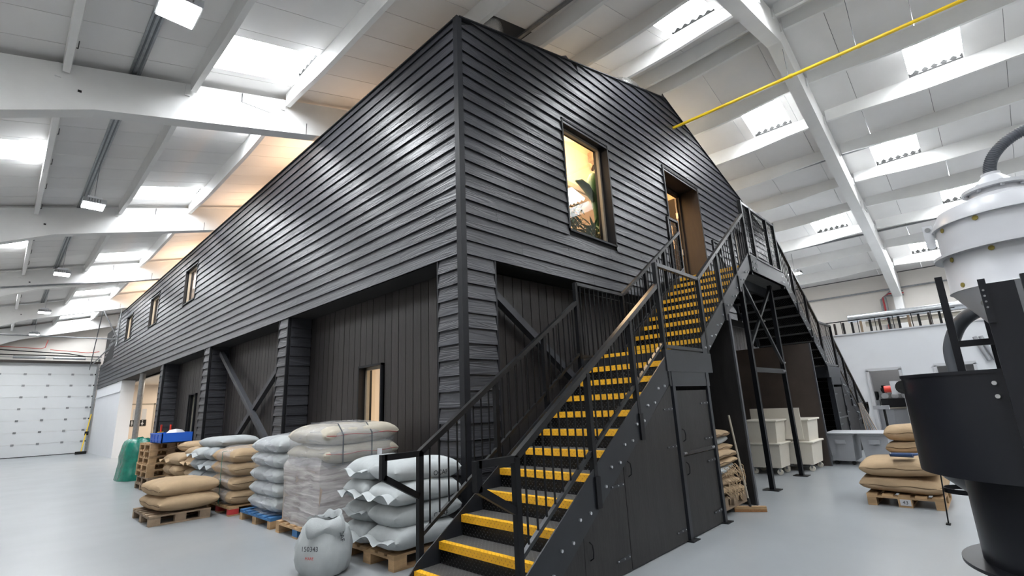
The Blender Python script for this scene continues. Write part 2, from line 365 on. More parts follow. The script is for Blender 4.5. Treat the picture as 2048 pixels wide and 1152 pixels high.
# skylights: bands (index of the strip between purlins) and offsets from each frame
def strips():
    out = []
    for k in range(len(PXL) - 1): out.append((-1, PXL[k + 1], PXL[k], k))
    out.append((-1, XR - 13.65, PXL[-1], 8)); out.append((-1, PXL[0], XR, 9))
    for k in range(len(PXR) - 1): out.append((1, PXR[k], PXR[k + 1], k))
    out.append((1, PXR[-1], XR + 13.65, 8)); out.append((1, XR, PXR[0], 9))
    return out
def sky_rows(s, k):
    if s < 0:
        if k in (1, 5): return [(-1.5, -.5), (.78, 1.78)]
        if k == 7: return [(3.2, 4.15)]
    else:
        if k in (1, 5): return [(.72, 1.7), (-2.83, -1.85)]
        if k in (3, 7): return [(-1.68, -.65)]
    return []
corr_cache = {}
def corr_mesh(w, l, s):
    key = (round(w, 2), round(l, 2), s)
    if key in corr_cache: return corr_cache[key]
    b = MB(); n = max(8, int(l / .17) * 6); vs = []
    for i in range(n + 1):
        y = l * i / n; z = .035 * math.cos(2 * math.pi * y / .17)
        vs += [(-w / 2, y, z + s * SL * w / 2), (w / 2, y, z - s * SL * w / 2)]
    b.add(vs, [(2 * i, 2 * i + 1, 2 * i + 3, 2 * i + 2) for i in range(n)]); me = b.mesh('skylight', smooth=True, fix=False); me.materials.append(M['sky'])
    d = MB(); xs = w / 2 - .02 if s > 0 else -w / 2 + .02
    for i in range(int(l / .17)):
        yc = .17 * (i + .5); d.add([(xs - .02, yc - .05, -.10 + -s * SL * xs), (xs - .02, yc + .05, -.10 - s * SL * xs), (xs - .02, yc, -.045 - s * SL * xs), (xs + .02, yc - .05, -.10 - s * SL * xs), (xs + .02, yc + .05, -.10 - s * SL * xs), (xs + .02, yc, -.045 - s * SL * xs)],
              [(0, 1, 2), (3, 5, 4), (0, 3, 4, 1), (1, 4, 5, 2), (2, 5, 3, 0)])
    dm = d.mesh('closure'); dm.materials.append(M['seam'])
    corr_cache[key] = (me, dm); return me, dm
panels = []
for s, xa, xb, k in strips():
    x0, x1 = min(xa, xb), max(xa, xb)
    holes = []
    for fy in FR:
        for a, b_ in sky_rows(s, k):
            h0, h1 = fy + a, fy + b_
            if h1 < Y1 and h0 > Y0: holes.append((h0, h1))
    for h0, h1 in holes:
        xc = (x0 + x1) / 2; w = (x1 - x0) - .12
        if k == 8: xc += -.0
        sm, dm = corr_mesh(w, h1 - h0, s)
        sk = inst('skylight', sm, (xc, h0, zlin(xc) + .12), ceil); inst('closure_strip', dm, (xc, h0, zlin(xc) + .12), ceil) if CAM_P.x < 99 else None
        up = MB()
        for yy in (h0, h1): up.add([(x0, yy, zlin(x0)), (x1, yy, zlin(x1)), (x1, yy, zlin(x1) + .2), (x0, yy, zlin(x0) + .2)], [(0, 1, 2, 3)])
        up.build('skylight_upstand', M['panel'], ceil)
    step = .68 if s < 0 and x0 < 3 else 1.36
    edges = [Y0 + step * i for i in range(int((Y1 - Y0) / step) + 1)] + [Y1]
    cuts = sorted(set(edges + [h for hh in holes for h in hh] + ([.5, 1.3] if x0 < 1 < x1 else [])))
    for a, b_ in zip(cuts[:-1], cuts[1:]):
        if b_ - a < .02: continue
        mid = (a + b_) / 2
        if any(h0 < mid < h1 for h0, h1 in holes): continue
        if s < 0 and x0 < 1 < x1 and .5 < mid < 1.3: continue        # missing lining above the cabin corner
        g = .005
        panels.append((x0, x1, a + g, b_ - g))
def pan_pts(p): return [(p[0], p[2], zlin(p[0])), (p[1], p[2], zlin(p[1])), (p[1], p[3], zlin(p[1])), (p[0], p[3], zlin(p[0]))]
def pan_area(p):
    if p[0] > .8 and p[2] > .8 and p[1] < 12: return 0
    return vis_area(pan_pts(p))
panels.sort(key=lambda p: -pan_area(p))
rest = MB()
for i, p in enumerate(panels):
    b = MB() if i < 290 else rest
    q = pan_pts(p); b.add(q + [(x, y, z + .03) for x, y, z in q], [(0, 3, 2, 1), (4, 5, 6, 7), (0, 1, 5, 4), (1, 2, 6, 5), (2, 3, 7, 6), (3, 0, 4, 7)])
    if i < 290: b.build('lining_panel', M['panel'], ceil)
rest.build('lining_panels', M['panel'], ceil, kind='stuff')
rb = MB()     # outer roof, dark behind the lining joints; open over each skylight is not needed as the sheets sit below it
for s in (-1, 1):
    xe = XR + s * 13.8
    rb.add([(XR, Y0, zlin(XR) + .34), (xe, Y0, zlin(xe) + .34), (xe, Y1 + .3, zlin(xe) + .34), (XR, Y1 + .3, zlin(XR) + .34)], [(0, 1, 2, 3)])
rb.build('roof_sheet', M['seam'], ceil)
# conduits and pipes under the roof
t = thing('cable_tray', (-3.05, 0, zlin(-3.05) - .05), 'grey cable tray running under the roof lining above the LED lights', 'cable tray')
MB().box(-3.12, -2.98, Y0, Y1, zlin(-3.05) - .06, zlin(-3.05) - .02).build('tray', M['galv'], t)
tr = MB(); tr.box(-3.09, -3.07, Y0, Y1, zlin(-3.05) - .085, zlin(-3.05) - .06); tr.box(-3.03, -3.01, Y0, Y1, zlin(-3.05) - .085, zlin(-3.05) - .06); tr.build('cable', M['hose'], t)
for x, lab in ((2.15, 'grey steel strut under the lining beside the dark roof hole'), (12.3, 'grey strut under the lining right of the cabin roof'), (17.0, 'grey strut under the lining near the right eaves')):
    tt = thing('roof_strut', (x, 0, zlin(x) - .05), lab, 'strut'); MB().box(x - .03, x + .03, Y0 + .3, Y1 - .1, zlin(x) - .07, zlin(x) - .02).build('rail', M['galv'], tt)
t = thing('yellow_pipe', (7.06, 0, 8.12), 'long yellow gas pipe running from the cabin gable under the roof ridge', 'pipe')
MB().tube([(7.06, .06, 8.12), (7.06, -12.9, 8.12)], .036, 14).build('pipe', M['yellow'], t)
for y in (-2.7, -3.45, -5.9): MB().lathe([(.045, -.03), (.045, .03)], (0, 0), 14)
for y in (-2.72, -3.95, -6.2, -9.0):
    MB().tube([(7.06, y - .03, 8.12), (7.06, y + .03, 8.12)], .046, 14).build('coupling', M['yellow'], t)
    MB().tube([(7.06, y + .05, 8.14), (7.06, y + .05, 9.5)], .006, 6).build('hanger_rod', M['galv'], t)
t = thing('roof_duct', (5.6, .5, 8.75), 'shiny foil wrapped duct bulging over the top edge of the cabin gable', 'duct')
MB().tube([(4.55 + .28 * i, .28 + .03 * i, 8.10 + .42 * math.sin(math.pi * (i + .4) / 9.2) + .035 * i) for i in range(9)], [.10, .2, .27, .3, .31, .3, .27, .2, .08], 20).build('duct_body', M['foil'], t)
t = thing('flexible_duct', (1.2, .6, 7.9), 'crumpled foil duct rising into the dark roof hole by the cabin corner', 'duct')
MB().tube([(.95, .34, 7.25), (1.05, .42, 7.5), (1.2, .55, 7.8), (1.4, .7, 8.1), (1.6, .85, 8.3)], [.2, .22, .2, .21, .2], 20).build('duct_body', M['foil'], t)


# ------------------------------------------------------------------ LED high bay fittings
def led(x, y, z, lab, s=1.0):
    t = thing('high_bay_light', (x, y, z), lab, 'ceiling light', 'square LED lights under the roof')
    MB().box(x - .19 * s, x + .19 * s, y - .22 * s, y + .22 * s, z, z + .10).build('housing', M['galv'], t)
    MB().box(x - .175 * s, x + .175 * s, y - .2 * s, y + .2 * s, z - .012, z).build('diffuser', M['lamp'], t)
    MB().box(x - .12 * s, x + .12 * s, y - .13 * s, y + .13 * s, z + .10, z + .17).build('driver_box', M['hopper'], t)
    f = MB()
    for k in range(5): f.box(x - .10 + .045 * k, x - .085 + .045 * k, y - .225 * s, y - .219 * s, z + .02, z + .09)
    f.build('cooling_slot', M['seam'], t)
    MB().tube([(x, y, z + .17), (x, y, zlin(x) - .06)], .008, 6).build('hanger', M['galv'], t)
led(-3.05, 1.25, 6.0, 'nearest square LED light, glaring at the top edge of the photo')
led(-3.02, 8.4, 6.0, 'second LED light along the left roof slope, below the cable tray')
led(-3.02, 15.2, 6.0, 'third LED light along the left slope, small above the facade windows')
led(-3.02, 22.5, 6.0, 'fourth LED light, tiny, near the far end of the left slope')
led(-3.02, 29.4, 6.0, 'farthest LED light above the white sectional door')
led(17.2, .15, 6.0, 'LED light on the right slope behind the top landing railing')

# ------------------------------------------------------------------ cabin: clad two-storey box
EXP = .1906; ZB = 3.41
def gtop(x):                                   # top edge of the gable cladding
    return 6.97 + .272 * x if x < 6.72 else 8.798 - .305 * (x - 6.72)
GX1 = 13.3; GY1 = 31.9
gw = struct('wall_gable', (0, 0, 0), 'dark boarded gable end of the cabin')
lw = struct('wall_long', (0, 0, 0), 'dark boarded long side of the cabin')
def lapX(x0, x1, z, parent, y=0, h=EXP, e=None, name='board', m='boardX', out=-1, xb=None):
    """board running along x, facing out*y; e: optional (x0 top, x1 top)"""
    xa0, xa1 = e if e else (x0, x1); g = .0015
    t0, t1, th = .040, .010, .008; zt = z + h + .02
    vs = [(x0 + g, y + out * t0, z), (x1 - g, y + out * t0, z), (xa1 - g, y + out * t1, zt), (xa0 + g, y + out * t1, zt),
          (x0 + g, y + out * (t0 - th), z), (x1 - g, y + out * (t0 - th), z), (xa1 - g, y + out * (t1 - th + .004), zt), (xa0 + g, y + out * (t1 - th + .004), zt)]
    return MB().add(vs, [(0, 1, 2, 3), (7, 6, 5, 4), (0, 4, 5, 1), (1, 5, 6, 2), (2, 6, 7, 3), (3, 7, 4, 0)]).build(name, M[m], parent, smooth=False)
def lapY(y0, y1, z, parent, x=0, h=EXP, name='board', m='boardY', out=-1):
    g = .0015; t0, t1, th = .040, .010, .008; zt = z + h + .02
    vs = [(x + out * t0, y0 + g, z), (x + out * t0, y1 - g, z), (x + out * t1, y1 - g, zt), (x + out * t1, y0 + g, zt),
          (x + out * (t0 - th), y0 + g, z), (x + out * (t0 - th), y1 - g, z), (x + out * (t1 - th + .004), y1 - g, zt), (x + out * (t1 - th + .004), y0 + g, zt)]
    return MB().add(vs, [(0, 1, 2, 3), (7, 6, 5, 4), (0, 4, 5, 1), (1, 5, 6, 2), (2, 6, 7, 3), (3, 7, 4, 0)]).build(name, M[m], parent, smooth=False)
def minus(iv, holes):
    out = [iv]
    for a, b_ in holes:
        nx = []
        for p, q in out:
            if b_ <= p or a >= q: nx.append((p, q)); continue
            if a > p: nx.append((p, a))
            if b_ < q: nx.append((b_, q))
        out = nx
    return [o for o in out if o[1] - o[0] > .03]
GH = [(2.30, 3.75, 4.26, 6.36), (6.12, 7.96, 3.60, 6.73), (10.31, 11.05, 5.0, 6.26)]   # gable window, door, small window
LH = [(12.74, 14.16, 5.17, 6.37), (17.92, 19.47, 5.17, 6.38), (23.2, 24.72, 5.24, 6.43)]  # long side windows
nrow = 29
for r in range(nrow):
    z = ZB + r * EXP
    zt = z + EXP
    # left and right limits under the sloping roof line
    def lim(zz):
        xl = max(0, (zz - 6.97) / .272); xr = min(GX1, 6.72 + (8.798 - zz) / .305); return xl, xr
    if z >= 8.78: break
    (l0, r0_), (l1, r1_) = lim(z), lim(min(zt + .02, 8.797))
    hs = [(a, b_) for a, b_, c, d in GH if c < z + .1 < d]
    joints = [2.9 * k + 1.37 * ((r * 0.41) % 1) * 2 for k in range(6)]
    for a, b_ in minus((l0, r0_), hs):
        js = [a] + [j for j in joints if a + .5 < j < b_ - .5] + [b_]
        for p, q in zip(js[:-1], js[1:]):
            e = (max(p, l1) if p == l0 else p, min(q, r1_) if q == r0_ else q)
            if e[1] <= e[0] + .02: e = (min(p + (q - p) / 2, q), min(p + (q - p) / 2, q) + .01)
            lapX(p, q, z, gw, e=e)
for r in range(19):
    z = ZB + r * EXP; h = EXP if r < 18 else 6.97 - z - .02
    if h < .03: break
    yend = GY1 if z < 4.6 else 27.6
    hs = [(a, b_) for a, b_, c, d in LH if c < z + .1 < d]
    off = (r * 1.37) % 3.6
    for a, b_ in minus((0, yend), hs):
        js = [a] + [j for j in [off + 3.6 * k for k in range(10)] if a + .4 < j < b_ - .4] + [b_]
        for p, q in zip(js[:-1], js[1:]): lapY(p, q, z, lw, h=h)
# slanted set-back end of the long side (beyond y = 27.6)
eb = struct('wall_long_end', (.0, 27.6, 0), 'set back end of the boarded long side')
for r in range(6, 17):
    z = ZB + r * EXP; ye = 31.9 - max(0, r - 9) * .42
    if z < 4.6 - .1: continue
    lapY(27.65, ye, z, eb, x=.12)
MB().box(.10, .16, 27.62, 31.9, 4.4, 6.6).build('backing', M['backing'], eb)
# piers (ground floor) : (axis, a, b)
ZL = 3.41
def pier_rows():
    z = ZB - EXP; out = []
    while z > -.15: out.append(z); z -= EXP
    return out
for z in pier_rows():
    zz = max(z, 0.0); h = z + EXP - zz
    lapY(.04, .46, zz, lw, h=h - .005); lapX(.04, .545, zz, gw, h=h - .005)
    for a, b_ in ((5.34, 5.79), (10.54, 11.05), (15.83, 16.27)):
        lapY(a + .01, b_ - .03, zz, lw, h=h - .005)
        lapX(.03, .44, zz, lw, y=a, h=h - .005, name='return_board')
    lapX(6.95, 7.6, zz, gw, h=h - .005)
tm = MB()
tm.box(-.045, -.0, -.045, .045, 0, 6.99); tm.box(-.0, .045, -.045, .0, 0, 6.99)
tm.build('corner_trim', M['trim'], lw)
for a in (.46, 5.77, 11.02, 16.24): MB().box(-.03, .45, a, a + .03, 0, ZL).build('pier_trim', M['trim'], lw)
for a in (5.325, 10.525, 15.815): MB().box(-.038, .0, a - .012, a + .022, 0, ZL).build('pier_trim', M['trim'], lw)
MB().box(.545, .575, -.03, .45, 0, ZL).build('pier_trim', M['trim'], gw)
# sloping capping of the gable and flat capping of the long side
cp = MB(); cp.bar((0, -.01, 6.985), (6.72, -.01, 8.81), .10, .02); cp.bar((6.72, -.01, 8.81), (GX1, -.01, gtop(GX1) + .01), .10, .02); cp.build('capping', M['trim'], gw)
MB().box(-.045, .06, 0, 27.6, 6.965, 6.985).build('capping', M['trim'], lw)
# backing walls with openings
def back_cols(axis, p0, p1, holes, z0, topf, t0, t1, name, parent, m):
    cuts = sorted(set([p0, p1] + [h[0] for h in holes] + [h[1] for h in holes] + ([6.72] if axis == 0 else [])))
    b = MB()
    for a, c in zip(cuts[:-1], cuts[1:]):
        mid = (a + c) / 2; segs = [(z0, None)]
        hh = sorted([(h[2], h[3]) for h in holes if h[0] < mid < h[1]])
        zc = z0; lst = []
        for u, v in hh: lst.append((zc, u)); zc = v
        lst.append((zc, None))
        for u, v in lst:
            pts = [(a, u), (c, u), (c, topf(c) if v is None else v), (a, topf(a) if v is None else v)]
            b.poly(pts, 1 if axis == 0 else 0, t0, t1)
    return b.build(name, m, parent)
back_cols(0, 0.02, GX1, GH, ZB, lambda x: gtop(x) - .02, .0, .14, 'backing', gw, M['backing'])
back_cols(1, 0.02, 31.8, LH, ZB, lambda y: 6.96 if y < 27.7 else 4.6, .0, .14, 'backing', lw, M['backing'])
# soffits over the recesses, pier cores
MB().box(0, .5, .0, 31.8, ZB + .005, ZB + .03).build('soffit', M['backing'], lw)
MB().box(0, GX1, .0, .5, ZB + .031, ZB + .05).build('soffit', M['backing'], gw)
co = MB(); co.box(.0, .545, .0, .46, 0, ZB)
for a, b_ in ((5.34, 5.79), (10.54, 11.05), (15.83, 16.27)): co.box(0, .46, a + .0, b_ - .02, 0, ZB)
co.box(6.95, 7.6, 0, .45, 0, ZB)
co.build('pier_core', M['backing'], lw)
# recessed walls of vertical planks
RH = [(2.55, 3.30, 1.02, 2.27), (13.33, 14.12, .9, 2.31)]
rw = struct('wall_recess_long', (.45, 0, 0), 'recessed vertical plank wall along the long side')
def planksY(y0, y1):
    y = y0
    while y < y1 - .02:
        ye = min(y + .2, y1); segs = [(0.0, ZB)]
        for a, b_, c, d in RH:
            if a < (y + ye) / 2 < b_: segs = [(0.0, c), (d, ZB)]
        for u, v in segs: MB().box(.445 + random.uniform(-.002, .002), .47, y + .006, ye - .006, u, v).build('plank', M['plank'], rw)
        y += .2
planksY(.51, 5.33); planksY(5.80, 10.53); planksY(11.06, 15.82)
back_cols(1, .45, 16.0, RH, 0, lambda y: ZB, .472, .56, 'backing', rw, M['backing'])
rg = struct('wall_recess_gable', (0, .45, 0), 'recessed vertical plank wall under the gable')
x = .58
while x < 13.2:
    if not (6.9 < x < 7.55): MB().box(x + .006, x + .194, .445, .47, 0, ZB).build('plank', M['plank'], rg)
    x += .2
MB().box(.5, 13.3, .472, .56, 0, ZB).build('backing', M['backing'], rg)
# diagonal braces
for k, (a, b_, ax) in enumerate((((.25, 10.5, 3.25), (.25, 6.0, .5), 0), ((.30, 5.85, 2.9), (.30, 9.9, .45), 0))):
    t = thing('diagonal_brace', a, ['charcoal timber brace falling from the left pier in the middle recess', 'charcoal timber brace rising to the right pier in the middle recess'][k], 'brace')
    MB().bar(a, b_, .10, .11, (0, 1, 0)).build('timber', M['brace'], t)
t = thing('diagonal_brace', (.6, .3, 3.2), 'charcoal timber brace in the gable recess behind the stair railing', 'brace')
MB().bar((.62, .3, 3.18), (4.6, .3, .5), .10, .12, (0, 1, 0)).build('timber', M['brace'], t)

# cabin windows: frame, reveal, glass
def window_y(name, x0, x1, z0, z1, depth=.17, glass=True, framemat='frame', fx=1):
    w = struct(name, (x0, 0, z0))
    b = MB(); th = .035
    for (a, c, d, e) in ((x0, x0 + th, z0, z1), (x1 - th, x1, z0, z1), (x0, x1, z1 - th, z1), (x0, x1, z0, z0 + th)): b.box(a, c, -.045, .02, d, e)
    b.build('window_trim', M['trim'], w)
    b = MB()
    for (a, c, d, e) in ((x0, x0 + .02, z0, z1), (x1 - .02, x1, z0, z1), (x0, x1, z1 - .02, z1), (x0, x1, z0, z0 + .02)): b.box(a, c, .0, depth + .12, d, e)
    b.build('reveal', M['trim'], w)
    b = MB(); t2 = .05
    for (a, c, d, e) in ((x0 + .02, x0 + .02 + t2, z0, z1), (x1 - .02 - t2, x1 - .02, z0, z1), (x0, x1, z1 - .02 - t2, z1 - .02), (x0, x1, z0 + .02, z0 + .02 + t2)): b.box(a, c, depth - .03, depth + .03, d, e)
    b.build('window_frame', M[framemat], w)
    if glass: MB().box(x0 + .03, x1 - .03, depth - .004, depth + .004, z0 + .03, z1 - .03).build('pane', M['glass'], w)
    return w
window_y('window_1', *GH[0]); window_y('window_2', *GH[2])
def window_x(name, y0, y1, z0, z1, X=0, depth=.08, framemat='frame', glass=True):
    w = struct(name, (X, y0, z0)); th = .035
    R4 = ((y0, y0 + th, z0, z1), (y1 - th, y1, z0, z1), (y0, y1, z1 - th, z1), (y0, y1, z0, z0 + th))
    b = MB()
    for (a, c, d, e) in R4: b.box(X - .045, X + .02, a, c, d, e)
    b.build('window_trim', M['trim'], w)
    b = MB()
    for (a, c, d, e) in ((y0, y0 + .02, z0, z1), (y1 - .02, y1, z0, z1), (y0, y1, z1 - .02, z1), (y0, y1, z0, z0 + .02)): b.box(X, X + depth + .1, a, c, d, e)
    b.build('reveal', M['trim'], w)
    b = MB(); t2 = .05
    for (a, c, d, e) in ((y0 + .02, y0 + .02 + t2, z0, z1), (y1 - .02 - t2, y1 - .02, z0, z1), (y0, y1, z1 - .02 - t2, z1 - .02), (y0, y1, z0 + .02, z0 + .02 + t2)): b.box(X + depth - .03, X + depth + .03, a, c, d, e)
    b.build('window_frame', M[framemat], w)
    if glass: MB().box(X + depth - .004, X + depth + .004, y0 + .03, y1 - .03, z0 + .03, z1 - .03).build('pane', M['glass'], w)
for i, h in enumerate(LH): window_x('window_%d' % (i + 3), *h)
window_x('window_6', *RH[0], X=.45, depth=.12); window_x('window_7', *RH[1], X=.45, depth=.12)
# door opening on the top landing
d = struct('door_1', (6.12, 0, 3.66)); x0, x1, z0, z1 = 6.12, 7.96, 3.66, 6.73
b = MB(); b.box(x0 - .03, x0 + .02, -.05, .5, z0, z1); b.box(x1 - .02, x1 + .03, -.05, .5, z0, z1); b.box(x0, x1, -.05, .5, z1 - .02, z1 + .03); b.build('door_reveal', M['brown'], d)
b = MB(); b.box(x0 - .04, x0, -.055, -.03, z0, z1 + .04); b.box(x1, x1 + .04, -.055, -.03, z0, z1 + .04); b.box(x0, x1, -.055, -.03, z1, z1 + .04); b.build('door_trim', M['trim'], d)
b = MB(); b.box(x0 + .02, x0 + .10, .42, .5, z0, z1 - .02); b.box(x1 - .10, x1 - .02, .42, .5, z0, z1 - .02); b.box(x0, x1, .42, .5, z1 - .12, z1 - .02); b.build('door_frame', M['brown'], d)
# open leaf, hinged on the right, swung inwards
dl = MB(); XA = x1 - .12
dl.box(XA - .05, XA, .5, 1.35, z0 + .02, z1 - .14); lf = dl.build('door_leaf', M['brown'], d)
b = MB(); b.box(XA - .058, XA - .05, .62, 1.22, z1 - .75, z1 - .28); b.box(XA - .058, XA - .05, .62, 1.22, z0 + .3, z0 + .9); b.build('door_panel', M['brown'], d)
MB().box(XA - .056, XA - .05, .66, 1.2, z1 - 1.5, z1 - .85).build('door_glazing', M['warmwall'], d)
b = MB()
for zz in (4.1, 5.1, 6.1): b.cbox((XA - .03, .49, zz), (.06, .05, .16))
b.build('hinge', M['bolt'], d)
MB().box(XA - .062, XA - .046, .485, .5, z0, z1 - .14).build('door_edge_strip', M['doorcream'], d)

# ---- rooms inside the cabin
rm = struct('wall_office', (0, 0, 3.6), 'warm plastered room behind the gable window')
b = MB(); b.box(.2, 13.0, .16, 5.6, 3.52, 3.6); b.build('floor_slab', M['brown'], rm)
ct = lambda x: gtop(x) - .32
cpoly = [(.2, 3.6), (9.3, 3.6), (9.3, ct(9.3)), (6.72, ct(6.72)), (.2, ct(.2))]
b = MB(); b.poly(cpoly, 1, 2.25, 2.35); b.box(9.2, 9.3, .16, 2.3, 3.6, ct(9.3)); b.box(.18, .2, .16, 2.3, 3.6, 6.6); b.build('inner_wall', M['warmwall'], rm)
b = MB(); b.poly([(.2, ct(.2)), (6.72, ct(6.72)), (9.3, ct(9.3)), (9.3, ct(9.3) + .05), (6.72, ct(6.72) + .05), (.2, ct(.2) + .05)], 1, .16, 2.35); b.build('inner_ceiling', M['warmwall'], rm)
MB().box(9.3, 13.0, .6, .7, 3.6, 6.6).build('inner_wall', M['doorcream'], rm)
MB().bar((1.0, 2.2, 6.9), (9.1, 2.2, 6.9), .06, .14).build('wall_rail', M['frame'], rm)
# corridor behind the long side windows
rm = struct('wall_corridor', (2.2, 5.6, 3.6)); MB().box(1.6, 1.7, 5.6, 31.6, 3.6, 5.75).build('inner_wall', M['brownwall'], rm); MB().box(1.6, 1.7, 5.6, 31.6, 5.75, 6.7).build('inner_wall', M['hopper'], rm)  # bright reflection in the panes painted as a pale upper wall
MB().box(.16, 2.3, 5.6, 31.6, 3.52, 3.6).build('floor_slab', M['brown'], rm); MB().box(.2, .7, 5.6, 27.4, 6.69, 6.71).build('inner_ceiling', M['doorcream'], rm); MB().box(1.3, 2.3, 5.6, 27.4, 6.69, 6.71).build('inner_ceiling', M['doorcream'], rm)
# ground floor workshop behind window 6
rm = struct('wall_workshop', (4.2, 0, 0)); b = MB(); b.box(4.2, 4.3, .6, 16.2, 0, 3.4); b.box(.6, 4.2, 7.0, 7.1, 0, 3.4); b.box(.6, 4.2, .58, .62, 0, 3.4); b.box(.6, 4.2, 16.2, 16.3, 0, 3.4); b.build('inner_wall', M['doorcream'], rm)
MB().box(.56, 4.3, .5, 16.2, 3.3, 3.38).build('inner_ceiling', M['doorcream'], rm)
MB().box(3.4, 4.2, 2.0, 6.9, 0, .92).build('white_counter', M['hopper'], rm)
t = thing('shelf_unit', (3.9, 5.2, .92), 'cream shelf unit seen through the lit recess window', 'shelf')
for z in (1.25, 1.5, 1.8, 2.15): MB().box(3.75, 4.18, 3.2, 6.8, z, z + .03).build('shelf', M['doorcream'], t)
for y in (3.2, 4.4, 5.6, 6.78): MB().box(3.75, 4.18, y, y + .03, .92, 2.6).build('upright', M['frame'], t)
cols = ['hopper', 'cardboard', 'hose', 'doorcream', 'galv']
for k in range(18):
    y = 3.3 + (k % 9) * .38; z = (1.53, 1.83)[k // 9]; hh = random.uniform(.1, .24)
    o = MB().box(3.8, 4.05, y, y + random.uniform(.1, .24), z, z + hh).build('storage_box', M[cols[k % 5]]); o['category'] = 'box'; o['label'] = ['first', 'second', 'third', 'fourth', 'fifth', 'sixth', 'seventh', 'eighth', 'ninth', 'tenth', 'eleventh', 'twelfth', 'thirteenth'][k % 9] + ' small box from the right on the %s shelf behind the recess window' % ('lower', 'upper')[k // 9]; o['group'] = 'boxes on the workshop shelf'
t = thing('bean_sample_machine', (3.5, 4.4, .93), 'dark benchtop machine behind the lit recess window', 'machine')
MB().box(3.45, 3.8, 4.2, 4.6, .925, 1.3).build('body', M['polygrey'], t); MB().lathe([(.14, 1.3), (.2, 1.5), (.2, 1.55)], (3.62, 4.4), 16).build('hopper', M['machine'], t)

# office plants and speaker seen through the gable window
t = thing('wall_speaker', (6.5, 2.15, 7.85), 'small tan wall speaker high in the lit gable window', 'speaker')
MB().cbox((6.5, 1.98, 7.9), (.36, .24, .26)).build('cabinet', M['oldwood'], t); MB().bar((6.6, 2.05, 7.85), (6.7, 2.24, 7.7), .06, .06).build('bracket', M['brown'], t)
def leafblade(b, base, d, L, w, droop):
    base = Vector(base); d = Vector(d).normalized(); side = d.cross(Vector((0, 0, 1))).normalized() if abs(d.z) < .95 else Vector((1, 0, 0)); n = 5; vs = []
    for i in range(n + 1):
        u = i / n; p = base + d * L * u + Vector((0, 0, -droop * u * u)); ww = w * math.sin(math.pi * (.08 + .9 * u)) / 2
        vs += [p - side * ww, p + side * ww]
    b.add(vs, [(2 * i, 2 * i + 1, 2 * i + 3, 2 * i + 2) for i in range(n)])
t = thing('cactus', (4.45, .8, 4.5), 'tall upright green cactus paddle in the gable window', 'plant')
b = MB(); b.lathe([(.03, 4.6), (.05, 5.4), (.09, 5.7), (.14, 5.95), (.16, 6.05), (.12, 6.2), (.07, 6.29), (.01, 6.32)], (4.45, .8), 14); b.build('stem', M['leaf'], t)
MB().tube([(4.42, .8, 5.62), (4.3, .8, 5.78), (4.15, .8, 5.9), (3.95, .8, 5.96), (3.8, .8, 5.93)], [.04, .08, .09, .07, .02], 10).build('side_arm', M['leaf'], t)
MB().lathe([(.15, 3.6), (.17, 4.6), (.20, 4.62)], (4.45, .8), 16).build('pot', M['terracotta'], t)
for k in range(7):
    x = 2.45 + .30 * k; y = .45 + .12 * (k % 2)
    t = thing('trailing_plant', (x, y, 4.32), ['first', 'second', 'third', 'fourth', 'fifth', 'sixth', 'seventh', 'eighth', 'ninth', 'tenth', 'eleventh', 'twelfth', 'thirteenth'][k] + ' bushy houseplant from the left along the sill of the gable window', 'plant', 'houseplants behind the gable window')
    MB().lathe([(.07, 4.30), (.10, 4.46)], (x, y), 12).build('pot', M['terracotta'], t)
    b = MB(); zt_ = 1.1 if k < 4 else .6
    for j in range(80):
        a = random.uniform(0, 6.28); e = random.uniform(-.3, .9)
        leafblade(b, (x + random.uniform(-.12, .12), y + random.uniform(-.08, .08), 4.46 + random.uniform(0, zt_ * .62)), (math.cos(a), math.sin(a) * .5, e), random.uniform(.12, .32), random.uniform(.03, .06), random.uniform(0, .2))
    f = b.build('foliage', M['leaf2' if k % 2 else 'leaf'], t); f['kind'] = 'stuff'

